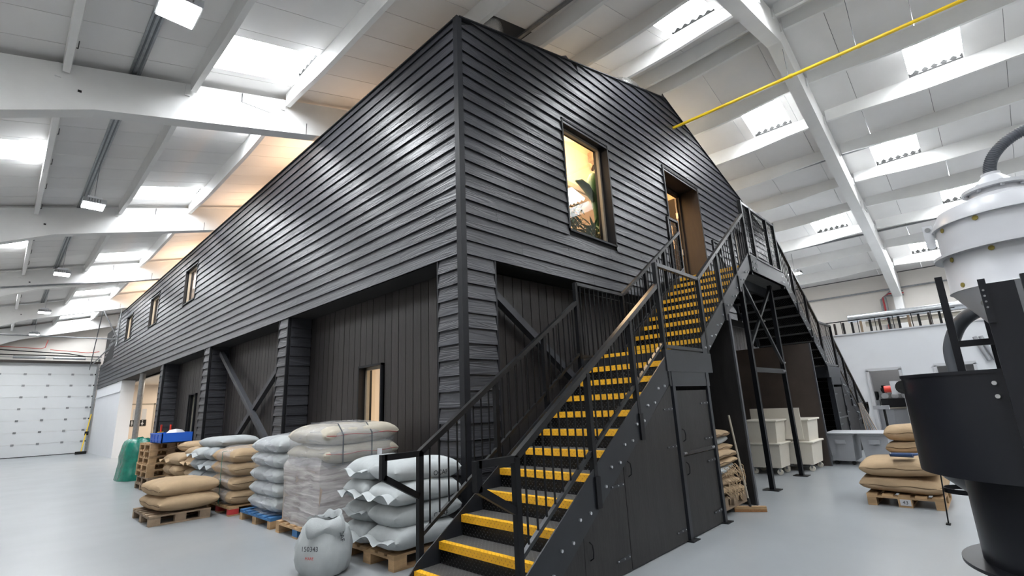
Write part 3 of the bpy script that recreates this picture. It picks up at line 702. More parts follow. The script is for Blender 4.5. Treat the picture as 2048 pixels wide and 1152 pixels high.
# ------------------------------------------------------------------ staircases
RZ, GO = .1745, .262
YN, YF = -1.88, -.72      # near and far stringer planes
def make_stairs(mirror):
    fx = (lambda x: 12.04 - x) if mirror else (lambda x: x)
    lab = ('black steel staircase descending on the far right side of the top landing' if mirror else
           'black steel staircase with yellow nosings rising along the cabin gable')
    t = thing('staircase', (fx(-1.12), -1.3, 0), lab, 'staircase')
    def bx(b, x0, x1, *a): b.box(min(fx(x0), fx(x1)), max(fx(x0), fx(x1)), *a)
    P = lambda x, y, z: (fx(x), y, z)
    # treads
    def step(x, z, first=False):
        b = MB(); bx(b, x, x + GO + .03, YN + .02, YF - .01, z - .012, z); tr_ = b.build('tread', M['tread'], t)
        b = MB(); bx(b, x - .004, x + .055, YN + .022, YF - .012, z - .004, z + .004); bx(b, x - .006, x, YN + .022, YF - .012, z - .058, z + .004)
        n_ = b.build('nosing', M['nosing'], tr_, label='yellow chequer plate nosing') if False else MB()
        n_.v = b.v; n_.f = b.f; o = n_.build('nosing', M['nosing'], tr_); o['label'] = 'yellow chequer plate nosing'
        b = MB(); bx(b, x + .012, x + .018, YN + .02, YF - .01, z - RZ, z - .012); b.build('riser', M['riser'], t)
    for k in range(1, 13): step(-1.225 + GO * (k - 1), RZ * k)
    for k in range(1, 10): step(2.57 + GO * (k - 1), 2.094 + RZ * k - .01)
    # mid landing
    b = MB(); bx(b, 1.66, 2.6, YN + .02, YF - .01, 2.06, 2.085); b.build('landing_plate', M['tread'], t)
    # stringers (channel plates)
    def stringer(y, xa, za, xb, zb, end):
        b = MB(); th = .012; dpt = .30
        prof = [(fx(xa), za), (fx(xb), zb), (fx(xb), zb - dpt), (fx(xa), max(0, za - dpt))]
        if xa < -1: prof = [(fx(-1.42), .0), (fx(-1.20), .23), (fx(xb), zb), (fx(xb), zb - .33), (fx(xb) + (fx(0) - fx(.08)) * 0, zb - .33), (fx(-.98), .0)]
        b.poly(prof, 1, y - th / 2, y + th / 2); b.build('stringer', M['stringer'], t)
        return
    slope = RZ / GO
    for y in (YN, YF):
        zA = RZ + .03; stringer(y, -1.225, zA, 1.50, zA + slope * (1.50 + 1.225), 0)
        z0_ = 2.094 + RZ + .03; stringer(y, 2.50, z0_ - slope * .07, 4.98, z0_ + slope * (4.98 - 2.57), 1)
        b = MB(); bx(b, 1.42, 2.70, y - .02, y + .02, 1.80, 2.05); b.build('landing_channel', M['stringer'], t)
    # bolts on the near stringers
    def bolts(xs, zf):
        for x_ in xs:
            for dx, dz in ((.02, -.02), (.17, .005)):
                X, Z = fx(x_ + dx), zf(x_) + dz
                MB().tube([(X, YN - .006, Z), (X, YN - .022, Z)], .013, 8).build('bolt', M['bolt'], t)
    bolts([-1.22 + GO * k for k in range(1, 10)], lambda x_: RZ + slope * (x_ + 1.225) - .12)
    bolts([2.57 + GO * k for k in range(0, 9)], lambda x_: 2.094 + RZ + slope * (x_ - 2.57) - .12)
    # railings
    for side, y in ((0, YN + .02), (1, YF + .06)):
        R_ = 'rail'
        hz = lambda x_: 1.11 + slope * (x_ + 1.12)
        top1 = 2.82
        b = MB(); b.bar(P(-1.50, y, 1.11), P(-1.11, y, 1.11), .05, .05); b.bar(P(-1.13, y, 1.11), P(1.45, y, hz(1.45)), .05, .05); b.build('handrail', M['blackworn'], t)
        b = MB(); b.bar(P(-1.50, y, 1.135), P(-1.50, y, .93), .05, .05); b.bar(P(-1.50, y, .95), P(-1.14, y, .75), .05, .05); b.build('rail_loop', M['black'], t)
        b = MB(); b.bar(P(-1.11, y, .42), P(1.45, y, .42 + slope * 2.56), .035, .03); b.build('bottom_rail', M[R_], t)
        hz2 = lambda x_: 3.09 + slope * (x_ - 2.68)
        b = MB(); b.bar(P(2.68, y, 3.09), P(5.08, y, hz2(5.08)), .05, .05); b.build('handrail', M['blackworn'], t)
        b = MB(); b.bar(P(1.46, y, 3.09), P(2.68, y, 3.09), .05, .045); b.build('landing_rail', M[R_], t)
        b = MB(); b.bar(P(1.46, y, 2.09), P(2.68, y, 2.09), .045, .04); b.build('landing_rail', M[R_], t)
        b = MB(); b.bar(P(2.70, y, 2.36), P(5.06, y, 2.36 + slope * 2.36), .035, .03); b.build('bottom_rail', M[R_], t)
        posts = [(-1.12, 0.0, 1.12), (-.13, .62, hz(-.13) - .02), (.72, 1.12, hz(.72) - .02), (1.46, 1.72, 3.10), (2.68, 1.95, 3.10), (3.5, 2.6, hz2(3.5) - .02), (4.3, 3.15, hz2(4.3) - .02)]
        for x_, za, zb in posts:
            b = MB(); bx(b, x_ - .025, x_ + .025, y - .03 if side == 0 else y - .025, y + .02 if side == 0 else y + .025, za, zb); b.build('newel_post' if x_ in (-1.12, 1.46, 2.68) else 'post', M['black'], t)
        for x_, za, zb in posts[1:3] + posts[5:]:
            b = MB(); bx(b, x_ - .035, x_ + .035, y - .045, y - .005, za - .02, za + .24); b.build('post_bracket', M['black'], t)
        def bal(xa, xb, n, zb0, zt0):
            for k in range(1, n):
                x_ = xa + (xb - xa) * k / n
                MB().bar(P(x_, y, zb0(x_)), P(x_, y, zt0(x_)), .012, .012).build('baluster', M['black'], t)
        lo = lambda x_: .42 + slope * (x_ + 1.11); lo2 = lambda x_: 2.36 + slope * (x_ - 2.70)
        bal(-1.12, -.13, 9, lo, hz); bal(-.13, .72, 8, lo, hz); bal(.72, 1.46, 7, lo, hz)
        bal(1.46, 2.68, 11, lambda x_: 2.09, lambda x_: 3.09)
        bal(2.68, 3.5, 8, lo2, hz2); bal(3.5, 4.3, 8, lo2, hz2); bal(4.3, 5.08, 7, lo2, hz2)
    # end returns of the landing rail are open; channel across under the landing
    for X_ in (1.52, 2.56): b = MB(); bx(b, X_, X_ + .04, YN, YF, 1.8, 2.04); b.build('landing_joist', M['stringer'], t)
    # cupboard under the stairs
    c = thing('understair_cupboard', (fx(1.5), YN, 0), ('far ' if mirror else '') + ('black plywood cupboard built in under the right hand lower flight' if mirror else 'black plywood cupboard with strap hinged doors under the near flight'), 'cupboard')
    y0, y1 = YN - .0 - .005, YN + .012
    zt = lambda x_: RZ + .03 + slope * (x_ + 1.225) - .34
    def pn(x0_, x1_, name='cupboard_panel', lim=None):
        z_a, z_b = zt(x0_), zt(x1_)
        if lim: z_a, z_b = min(z_a, lim), min(z_b, lim)
        b = MB(); b.poly([(fx(x0_), .01), (fx(x1_), .01), (fx(x1_), z_b), (fx(x0_), max(.012, z_a))], 1, y0, y1); return b.build(name, M['plywood'], c)
    pn(-.93, -.38); pn(-.375, .315, 'door'); pn(.325, 1.46, 'door')
    for x_ in (1.50, 2.46):
        b = MB(); bx(b, x_, x_ + .065, YN - .02, YN + .08, .01, 1.80); b.build('post', M['stringer'], c)
        b = MB(); bx(b, x_ - .05, x_ + .12, YN - .07, YN + .13, 0, .01); b.build('base_plate', M['black'], c)
    b = MB(); bx(b, 1.45, 2.56, YN - .015, YN + .05, 1.63, 1.80); b.build('head_channel', M['stringer'], c)
    d1 = MB(); bx(d1, 1.585, 2.44, YN + .0, YN + .02, .90, 1.58); d1.build('door', M['plywood'], c)
    d2 = MB(); bx(d2, 1.585, 2.44, YN + .0, YN + .02, .012, .85); d2.build('door', M['plywood'], c)
    b = MB(); bx(b, 1.57, 2.46, YN - .012, YN + .0, .86, .90); b.build('cross_bar', M['rail'], c)
    b = MB()
    for X in (1.60, 1.64, 2.38, 2.42): b.tube([(fx(X), YN - .012, .885), (fx(X), YN - .024, .885)], .011, 8)
    b.build('bolt', M['bolt'], c)
    # strap hinges, handles
    def hinge(x_, z_, dr):
        b = MB(); b.poly([(fx(x_), z_ - .02), (fx(x_ + dr * .22), z_ - .012), (fx(x_ + dr * .22), z_ + .006), (fx(x_), z_ + .02)], 1, y0 - .005, y0 - .001); h_ = b.build('strap_hinge', M['stringer'], c)
        b = MB()
        for u in (.02, .1, .2): b.tube([(fx(x_ + dr * u), y0 - .005, z_), (fx(x_ + dr * u), y0 - .011, z_)], .006, 6)
        b.build('screw', M['bolt'], h_)
    hinge(.30, .74, -1); hinge(.30, .13, -1); hinge(1.45, 1.38, -1); hinge(1.45, .98, -1); hinge(1.45, .13, -1); hinge(2.43, 1.42, -1); hinge(2.43, 1.0, -1); hinge(2.43, .74, -1); hinge(2.43, .16, -1)
    for x_, z_ in ((.40, .86), (1.63, 1.08), (1.63, .72), (-.30, .30)):
        b = MB(); b.tube([P(x_, y0 - .0, z_ - .07), P(x_, y0 - .03, z_ - .05), P(x_, y0 - .035, z_), P(x_, y0 - .03, z_ + .05), P(x_, y0, z_ + .07)], .006, 6); b.build('handle', M['black'], c)
    return t
make_stairs(False); make_stairs(True)
# top platform between both stairs
t = thing('stair_landing', (6.02, -1.3, 3.66), 'black steel top landing with mesh infill in front of the cabin door', 'landing')
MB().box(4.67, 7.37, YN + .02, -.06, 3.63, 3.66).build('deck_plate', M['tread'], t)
b = MB(); b.box(5.04, 7.0, YN - .02, YN + .02, 3.60, 3.90); b.build('edge_channel', M['stringer'], t)
b = MB(); b.box(5.06, 6.98, YN - .032, YN + .03, 3.885, 3.90); b.box(5.06, 6.98, YN - .032, YN + .03, 3.60, 3.615); b.box(5.04, 5.36, YN - .03, YN - .02, 3.62, 3.89); b.build('channel_flange', M['black'], t)
b = MB()
for X in (5.12, 5.28, 6.82, 6.92):
    for Z in (3.67, 3.78): b.tube([(X, YN - .03, Z), (X, YN - .044, Z)], .014, 8)
b.build('bolt', M['bolt'], t)
for y in (-1.5, -1.1, -.7, -.3): MB().box(4.7, 7.34, y - .03, y + .03, 3.45, 3.63).build('joist', M['stringer'], t)
yr = YN + .02
b = MB(); b.bar((5.08, yr, 4.92), (6.96, yr, 4.92), .05, .045); b.bar((5.08, yr, 3.92), (6.96, yr, 3.92), .05, .035); b.build('guard_rail', M['rail'], t)
for X in (5.08, 6.96): MB().box(X - .03, X + .03, yr - .03, yr + .03, 3.55, 4.96).build('newel_post', M['black'], t)
for X in (5.50, 6.45): MB().box(X - .035, X + .035, yr - .03, yr + .03, 3.9, 4.92).build('post', M['black'], t)
b = MB()
x = 5.12
while x < 6.94: b.bar((x, yr, 3.92), (x, yr, 4.92), .006, .006); x += .075
z = 4.0
while z < 4.9: b.bar((5.08, yr, z), (6.96, yr, z), .006, .006); z += .1
m_ = b.build('mesh_infill', M['black'], t); m_['kind'] = 'stuff'
# far guard by the wall either side of the door
for X0, X1 in ((4.72, 5.15), (6.92, 7.35)):
    b = MB(); b.bar((X0, -.62, 4.92), (X1, -.62, 4.92), .045, .045)
    for X in (X0, X1): b.bar((X, -.62, 3.66), (X, -.62, 4.94), .045, .045)
    b.build('return_rail', M['black'], t)
    b = MB(); x = X0 + .07
    while x < X1: b.bar((x, -.62, 3.7), (x, -.62, 4.9), .006, .006); x += .075
    z = 3.8
    while z < 4.9: b.bar((X0, -.62, z), (X1, -.62, z), .006, .006); z += .1
    m_ = b.build('mesh_infill', M['black'], t); m_['kind'] = 'stuff'
# supporting trestle under the landing
for k, x in enumerate((4.93, 6.62)):
    y = -1.70
    b = MB(); b.box(x - .035, x + .035, y - .035, y + .035, .012, 3.6); p = b.build('support_post', M['black'], t)
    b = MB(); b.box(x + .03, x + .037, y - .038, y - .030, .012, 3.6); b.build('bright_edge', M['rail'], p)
    MB().box(x - .11, x + .11, y - .12, y + .12, 0, .012).build('base_plate', M['black'], p)
    b = MB(); b.box(x - .035, x + .035, -.30, -.23, .012, 3.6); b.build('support_post', M['black'], t)
b = MB(); b.bar((4.96, -1.71, 3.5), (6.6, -1.71, 2.05), .045, .045); b.build('cross_brace', M['rail'], t)
b = MB(); b.bar((6.6, -1.68, 3.5), (4.96, -1.68, 2.25), .045, .045); b.build('cross_brace', M['rail'], t)
MB().box(4.93, 6.62, -1.73, -1.69, 1.86, 1.94).build('tie_bar', M['black'], t)
b = MB()
for X, Z in ((6.45, 1.9), (6.54, 1.9), (6.6, 2.06), (5.78, 2.8)): b.tube([(X, -1.74, Z), (X, -1.76, Z)], .015, 8)
b.build('bolt', M['bolt'], t)
# dark board walls under the upper flights
for k, (x, lab) in enumerate(((3.66, 'black board wall standing under the near upper flight'), (8.16, 'dark board wall standing under the far upper flight'))):
    t = thing('board_wall', (x, -.9, 0), lab, 'board')
    zt = (2.094 + (3.66 - 2.57) * RZ / GO - .12) if k == 0 else 2.52
    MB().box(x, x + .03, -1.86, -.05, 0, zt).build('board', M['warmlitboard' if k else 'plywood'], t)
    MB().box(x - .012, x + .045, -1.885, -1.86, 0, zt).build('edge_strip', M['brace'], t)

# ------------------------------------------------------------------ pallets
def pallet(x0, y0, L, Wd, rot=0, z=0, m='wood', top=None, blk=None, lab='', grp=None):
    """L along local x, Wd along local y; deck boards along x"""
    t = thing('pallet', (x0, y0, z), lab, 'pallet', grp); o = Vector((x0, y0, z))
    def bx(name, a, b_, c, d, e, f, mm): return MB().box(x0 + a, x0 + b_, y0 + c, y0 + d, z + e, z + f).build(name, M[mm], t)
    for k in range(3):
        w = .1 if k != 1 else .145; yc = (w / 2, Wd / 2, Wd - w / 2)[k]
        bx('runner', 0, L, yc - w / 2, yc + w / 2, 0, .022, m)
        for j in range(3):
            xc = (.0725, L / 2, L - .0725)[j]; mm = m
            if blk and (j, k) in blk: mm = blk[(j, k)]
            bx('block', xc - .0725, xc + .0725, yc - w / 2, yc + w / 2, .022, .100, mm)
    for j in range(3):
        xc = (.0725, L / 2, L - .0725)[j]; bx('stringer_board', xc - .0725, xc + .0725, 0, Wd, .100, .122, top or m)
    n = 5 if Wd < .9 else 6; w = .12
    for k in range(n):
        yc = w / 2 + (Wd - w) * k / (n - 1); bx('deck_board', 0, L, yc - w / 2, yc + w / 2, .122, .144, top or m)
    t.rotation_euler = (0, 0, rot)
    return t

# ------------------------------------------------------------------ sacks
def sack_mesh(L, Wd, H, seed, ears=True):
    """plump filled sack lying flat, long axis x, centred, resting on z=0; ears adds the stitched end flap"""
    rnd = random.Random(seed * 13 + 1); nx, na = 26, 28; b = MB(); ph = [rnd.uniform(0, 6.28) for _ in range(8)]; vs = []
    us = [-math.cos(math.pi * i / nx) * .85 + (-1 + 2 * i / nx) * .15 for i in range(nx + 1)]
    for u in us:
        au = abs(u); hh = H / 2 * max(.008, (1 - au ** 6)) ** .5; bw = Wd / 2 * (1 - .08 * au ** 6) * (1 - .0 * u)
        for k in range(na):
            a = 2 * math.pi * k / na; c, s_ = math.cos(a), math.sin(a); p = 2.8
            rr = (abs(c) ** p + abs(s_) ** p) ** (-1 / p)
            w = 1 + .012 * math.sin(3 * a + 4 * u + ph[0]) + .010 * math.sin(5 * a - 7 * u + ph[1]) + .05 * au ** 5 * math.sin(9 * a + ph[2]) + .022 * (au ** 3) * math.sin(14 * a + 6 * u + ph[3])
            y = bw * rr * c * (1 + .3 * (w - 1)); z = H * .48 + hh * rr * s_ * w + .012 * math.sin(2.3 * u + ph[4])
            if s_ < 0: z = max(z, .004 + .02 * au ** 4)
            vs.append((u * L / 2, y, z))
    fs = [(i * na + k, i * na + (k + 1) % na, (i + 1) * na + (k + 1) % na, (i + 1) * na + k) for i in range(nx) for k in range(na)]
    fs += [list(range(na))[::-1], [nx * na + k for k in range(na)]]
    b.add(vs, fs)
    if ears:
        n, m_ = 22, 5; vs = []
        for j in range(n + 1):
            v = -1 + 2 * j / n; y = v * Wd * .43
            for q in range(m_):
                t_ = q / (m_ - 1); f = (.080 + .012 * abs(v) ** 2 + .008 * math.sin(5 * v + ph[5])) * t_
                vs.append((-L / 2 - f + .012, y * (1 + .03 * t_), H * .48 + .02 * math.sin(4 * v + ph[6]) * (1 + t_) - (.018 + .015 * math.sin(3 * v + ph[7])) * t_ ** 1.6 + .009 * t_ * math.sin(8 * v + ph[2])))
        b.add(vs, [(m_ * j + q, m_ * (j + 1) + q, m_ * (j + 1) + q + 1, m_ * j + q + 1) for j in range(n) for q in range(m_ - 1)])
    b.sm = True; me = b.mesh('sack', smooth=True, fix=True)
    me.polygons.foreach_set('use_smooth', [True] * len(me.polygons))
    return me
def seam_mesh(L, Wd, H, seed):
    b = MB(); pts = []
    for k in range(25):
        u = -1 + 2 * k / 24; pts.append((u * L / 2 * .96, -Wd / 2 * (1 - .08 * abs(u) ** 6) - .002, H * .48 + .008 * math.sin(7 * u + seed)))
    b.tube(pts, .004, 5); return b.mesh('seam', smooth=True)
sack_cache = {}
sack_no = 0
def sack(x, y, z, L, Wd, H, m, rz, lab, grp, tilt=0, ears=True, seed=None, seam=None, roll=0):
    global sack_no; sack_no += 1
    seed = sack_no % 7 if seed is None else seed
    key = (round(L, 2), round(Wd, 2), round(H, 2), seed, m, ears)
    if key not in sack_cache:
        me = sack_mesh(L, Wd, H, seed, ears); me.materials.append(M[m])
        sm = seam_mesh(L, Wd, H, seed); sm.materials.append(M[seam or ('stitch' if 'jute' in m else 'redstitch')]); sack_cache[key] = (me, sm)
    me, sm = sack_cache[key]
    t = bpy.data.objects.new('sack', me); COL.objects.link(t); t.location = (x, y, z); t.rotation_euler = (roll, tilt, rz)
    t['label'] = lab; t['category'] = 'sack'; t['group'] = grp
    if ('jute' in m or m == 'cream') and ears != 3:
        s_ = bpy.data.objects.new('seam', sm); COL.objects.link(s_); s_.parent = t
    return t
def text(body, size, parent, loc, rot, m, name='printed_text'):
    c = bpy.data.curves.new(name, 'FONT'); c.body = body; c.size = size; c.align_x = 'CENTER'; c.align_y = 'CENTER'; c.extrude = .0004; c.resolution_u = 3
    tmp = bpy.data.objects.new('tmp_text', c); COL.objects.link(tmp); dg = bpy.context.evaluated_depsgraph_get(); me = bpy.data.meshes.new_from_object(tmp.evaluated_get(dg))
    bpy.data.objects.remove(tmp); me.materials.clear(); me.materials.append(M[m])
    o = bpy.data.objects.new(name, me); COL.objects.link(o); o.parent = parent; o.location = loc; o.rotation_euler = rot; return o
def wrap_shell(name, cx, cy, z0, rows, parent, m, n=64, seed=0, p=3.6):
    """rows: list of (z, half x, half y) ; puckered film around a pallet load"""
    rnd = random.Random(seed); b = MB(); vs = []; ph = [rnd.uniform(0, 6.28) for _ in range(6)]
    for (z, hx, hy) in rows:
        for k in range(n):
            a = 2 * math.pi * k / n; c, s = math.cos(a), math.sin(a)
            rr = (abs(c) ** p + abs(s) ** p) ** (-1 / p)
            w = 1 + .014 * math.sin(9 * a + ph[0] + z * 5) + .010 * math.sin(17 * a + ph[1] - z * 9) + .008 * math.sin(31 * a + z * 21 + ph[2])
            vs.append((cx + hx * rr * c * w, cy + hy * rr * s * w, z0 + z + .012 * math.sin(5 * a + ph[3])))
    R_ = len(rows); fs = [(i * n + k, i * n + (k + 1) % n, (i + 1) * n + (k + 1) % n, (i + 1) * n + k) for i in range(R_ - 1) for k in range(n)]
    fs.append([(R_ - 1) * n + k for k in range(n)])
    b.add(vs, fs); return b.build(name, M[m], parent, smooth=True)
def bands(name, cx, cy, hx, hy, z0, z1, parent, ys, m='hose'):
    b = MB()
    for y in ys:
        b.bar((cx - hx, y, z0), (cx - hx, y, z1), .016, .004, (1, 0, 0)); b.bar((cx - hx, y, z1), (cx + hx * .6, y, z1 + .03), .016, .004, (0, 0, 1))
    return b.build(name, M[m], parent)

# near grey sack pile
pallet(-1.02, -.10, .80, 1.0, lab='wooden pallet under the near grey sack pile beside the stairs', m='wood')
ncol = ['bottom', 'second', 'third', 'top']
for k in range(4):
    z = .144 + .205 * k
    s1 = sack(-.62 + .03 * (k % 2), .13 + .03 * (k % 2), z, .84, .58, .25, 'grey', .02 - .05 * (k % 2), 'pale grey sack, %s of the right hand column on the near pallet' % ncol[k], 'grey sacks on the near pallet', ears=(k != 1 and k != 3))
    sack(-.68 + .03 * (k % 2), .66 + .02 * (k % 2), z - .0, .74, .50, .25, 'grey', .10 * (k % 2) - .04, 'pale grey sack, %s of the left hand column on the near pallet' % ncol[k], 'grey sacks on the near pallet')
    if k == 0: text('12', .075, s1, (-.36, -.05, .236), (math.radians(12), math.radians(-25), math.radians(-75)), 'ink', 'printed_number')
    if k in (1, 3): text('OCAF', .07, s1, (.12, -.292, .08), (math.radians(90), 0, 0), 'ink')
# open sack in front
t = thing('open_sack', (-1.42, .52, 0), 'upright open grey sack with folded top standing on the floor by the stairs', 'sack')
def upright_sack(cx, cy, r, h, parent):
    b = MB(); n = 48; rows = []; prof = [(0.0, .62), (.012, .86), (.06, 1.0), (.15, 1.08), (.25, 1.08), (.34, 1.0), (.42, .88), (.47, .74), (.50, .64), (.535, .66), (.52, .60), (.46, .55)]
    vs = []
    for i, (z, f) in enumerate(prof):
        for k in range(n):
            a = 2 * math.pi * k / n; c, s = math.cos(a), math.sin(a)
            w = 1 + .03 * math.sin(3 * a + 1) + (.02 + .05 * (z > .38)) * math.sin(7 * a + z * 14) + .018 * math.sin(13 * a - z * 20)
            vs.append((cx + r * f * w * c * 1.0 + .10 * z * .0, cy + r * f * w * s * 1.12, z * h / .53 + (.035 * math.sin(2 * a + .6) if z > .44 else 0) + (.012 * math.sin(9 * a) if z > .3 else 0)))
    R_ = len(prof); fs = [(i * n + k, i * n + (k + 1) % n, (i + 1) * n + (k + 1) % n, (i + 1) * n + k) for i in range(R_ - 1) for k in range(n)] + [list(range(n))[::-1]]
    b.add(vs, fs); return b.build('sack_body', M['grey'], parent, smooth=True)
upright_sack(-1.42, .52, .24, .50, t)
b = MB(); vs = []
for i in range(9):
    for j in range(7):
        u = i / 8; v = j / 6; a = math.radians(200 + 85 * u)
        rr = .21 + .05 * math.sin(math.pi * v) + .02 * math.sin(9 * u)
        vs.append((-1.42 + rr * math.cos(a), .52 + rr * 1.1 * math.sin(a), .52 - .17 * v + .02 * math.sin(8 * u + 5 * v)))
b.add(vs, [(i * 7 + j, i * 7 + j + 1, (i + 1) * 7 + j + 1, (i + 1) * 7 + j) for i in range(8) for j in range(6)]); b.build('folded_flap', M['grey'], t, smooth=True)
MB().lathe([(.13, .44), (.02, .45)], (-1.42, .52), 24).build('sack_opening', M['grey2'], t)
vx = Vector((-3.87 + 1.42, -4.52 - .52, 0)).normalized(); ang = math.atan2(vx.y, vx.x)
def on_sack(body, size, da, z, m, tilt=0):
    a = ang + da; r = .262
    text(body, size, t, (r * math.cos(a), r * 1.12 * math.sin(a), z), (math.radians(88), tilt, a + math.pi / 2), m)
on_sack('150343', .06, -.55, .27, 'ink'); on_sack('MARE', .035, -.55, .19, 'redink'); on_sack('OCAF', .06, .55, .38, 'ink', math.radians(80))

# wrapped pallet of brown/white sacks (nearer, tall)
pallet(-1.05, 1.5, 1.0, 1.2, lab='pallet under the tall cloudy wrapped load behind the near sacks', m='wood', top='wood', blk={(0, 1): 'bluewood'})
t = thing('wrapped_load', (-.5, 2.1, .144), 'tall stretch wrapped load, cloudy film with cream sacks strapped on top', 'wrapped load')
MB().box(-1.0, -.0, 1.56, 2.64, .15, .86).build('carton_block', M['cardboard'], t)
wrap_shell('stretch_wrap', -.5, 2.1, 0, [(.15, .52, .55), (.3, .53, .56), (.5, .525, .555), (.7, .53, .56), (.84, .53, .56), (.90, .50, .53), (.96, .49, .52)], t, 'wrap2', seed=1, p=16)
for k in range(2):
    for j in range(2):
        sack(-.46, 1.78 + .56 * j, .88 + .225 * k, 1.06, .60, .26, 'cream', math.pi * 0 + .03 * j, 'cream sack in the wrapped top of the tall load, %s layer, %s side' % (('lower', 'upper')[k], ('right', 'left')[j]), 'cream sacks on the tall wrapped load', ears=False)
t2 = thing('stretch_film', (-.5, 2.0, .9), 'clear shiny film round the top sacks of the tall load', 'film')
wrap_shell('film', -.48, 2.06, 0, [(.84, .53, .56), (.92, .57, .61), (1.02, .58, .62), (1.09, .56, .60), (1.17, .57, .61), (1.26, .55, .59), (1.33, .48, .50), (1.37, .34, .38), (1.39, .15, .2)], t2, 'wrap', seed=3, p=5)
b = MB()
for X in (-.78, -.38): b.bar((X, 1.435, .88), (X, 1.445, 1.24), .014, .005, (0, 1, 0)); b.bar((X, 1.445, 1.24), (X, 1.60, 1.37), .014, .005); b.bar((X, 1.60, 1.37), (X, 2.4, 1.385), .014, .005)
b.build('strap', M['hose'], t2)
t = thing('paper_tag', (-1.06, 1.30, 1.0), 'small white label tag standing on the near grey sacks before the tall load', 'label'); MB().box(-.60, -.595, .84, .94, .98, 1.07).build('tag', M['hopper'], t)
# clear wrapped load
pallet(-1.05, 2.90, 1.0, 1.2, lab='pallet with blue top boards under the lumpy clear wrapped load', m='wood', top='bluewood')
t = thing('wrapped_load', (-.5, 3.45, .144), 'lumpy clear wrapped load of grey sacks on the blue topped pallet', 'wrapped load')
rows = [(.15, .50, .52)]
for k in range(5):
    z = .17 + .2 * k; rows += [(z, .47, .50), (z + .06, .53, .56), (z + .12, .53, .56), (z + .17, .48, .51)]
rows += [(1.17, .42, .46), (1.22, .25, .3)]
wrap_shell('stretch_wrap', -.5, 3.45, 0, rows, t, 'wrap', seed=5)
for k in range(5):
    for j in range(2): sack(-.5, 3.18 + .54 * j, .15 + .2 * k, .98, .58, .25, 'grey', 0, '%s grey sack in the clear wrapped load, %s side' % (['lowest', 'second lowest', 'middle', 'second highest', 'highest'][k], ('right', 'left')[j]), 'grey sacks in the clear wrapped load', ears=False)
# brown wrapped load
pallet(-1.10, 4.45, 1.0, 1.2, lab='pallet with a red block under the wrapped brown sacks', m='wood', blk={(0, 0): 'redwood', (0, 1): 'redwood'})
t = thing('wrapped_load', (-.6, 5.0, .144), 'wrapped load of tan jute sacks with a green strap, behind the small pallet', 'wrapped load')
rows = [(.15, .48, .5)]
for k in range(4):
    z = .17 + .205 * k; rows += [(z, .48, .52), (z + .07, .53, .58), (z + .13, .53, .58), (z + .18, .49, .53)]
rows += [(1.02, .40, .46)]
wrap_shell('stretch_wrap', -.6, 5.0, 0, rows, t, 'wrap', seed=8)
bands('strap', -.6, 5.0, .545, .6, .16, .96, t, (4.85,), 'green')
for k in range(4):
    for j in range(2): sack(-.6, 4.72 + .56 * j, .15 + .205 * k, 1.0, .60, .255, 'jute', 0, '%s tan jute sack in the strapped wrapped load, %s side' % (['lowest', 'second', 'third', 'highest'][k], ('right', 'left')[j]), 'tan sacks in the wrapped load', ears=False)
# small pallet with two big sacks
pallet(-2.08, 4.72, .80, 1.2, lab='weathered small pallet standing out on the floor under two tan sacks', m='oldwood')
# sacks with the long axis along y
for k in range(2):
    sack(-1.60, 5.28 + .03 * k, .144 + .205 * k, 1.28 - .05 * k, .86, .26, 'jute', -math.pi / 2 + .02, ('lower', 'upper')[k] + ' of two big tan jute sacks on the small weathered pallet', 'tan sacks on the small pallet')
sack(-1.35, 5.75, .144, .7, .40, .25, 'jute', .2, 'tan sack end peeking behind the two sacks on the small pallet', 'tan sacks on the small pallet')
# stack of unwrapped grey and brown sacks behind
pallet(-1.05, 6.1, 1.0, 1.2, lab='pallet hidden under the loose grey sacks beside the empty pallet stack', m='oldwood')
for k in range(4):
    z = .144 + .2 * k
    for j in range(3):
        m_ = 'grey2' if j < 2 else 'jute'; m_ = 'grey' if (j, k) == (1, 3) else m_
        if j == 2: m_ = 'jute2' if k % 2 else 'jute'
        sack(-.55 - .05 * (j % 2), 6.15 + .62 * j, z, .95, .6, .25, m_, .05 * ((k + j) % 3 - 1), ('grey' if 'grey' in m_ else 'tan') + ' sack in the loose pile, %s layer, %s column' % (['bottom', 'second', 'third', 'top'][k], ('right', 'middle', 'left')[j]), 'loose sacks beside the pallet stack', ears=(k + j) % 2 == 0)
pallet(-1.0, 7.6, 1.0, 1.2, lab='pallet under the left end of the loose sack pile', m='oldwood')
for k in range(3):
    for j in range(2):
        sack(-.7, 8.0 + .55 * j, .144 + .22 * k, .9, .56, .26, 'jute' if (k + j) % 2 else 'jute2', .1 * (k - 1), 'bunched tan sack end, %s layer, %s, right of the pallet stack' % (['bottom', 'middle', 'top'][k], ('nearer', 'farther')[j]), 'bunched tan sacks right of the pallet stack', ears=(k + j) % 3 == 0)
sack(-.55, 6.6, .95, 1.5, .7, .22, 'grey', -math.pi / 2, 'long pale grey sack lying flat on top of the loose pile', 'sacks on top of the loose pile')
sack(-.6, 8.1, .83, 1.1, .62, .24, 'jute', -math.pi / 2 + .15, 'tan jute sack slumped on top next to the long grey sack', 'sacks on top of the loose pile')
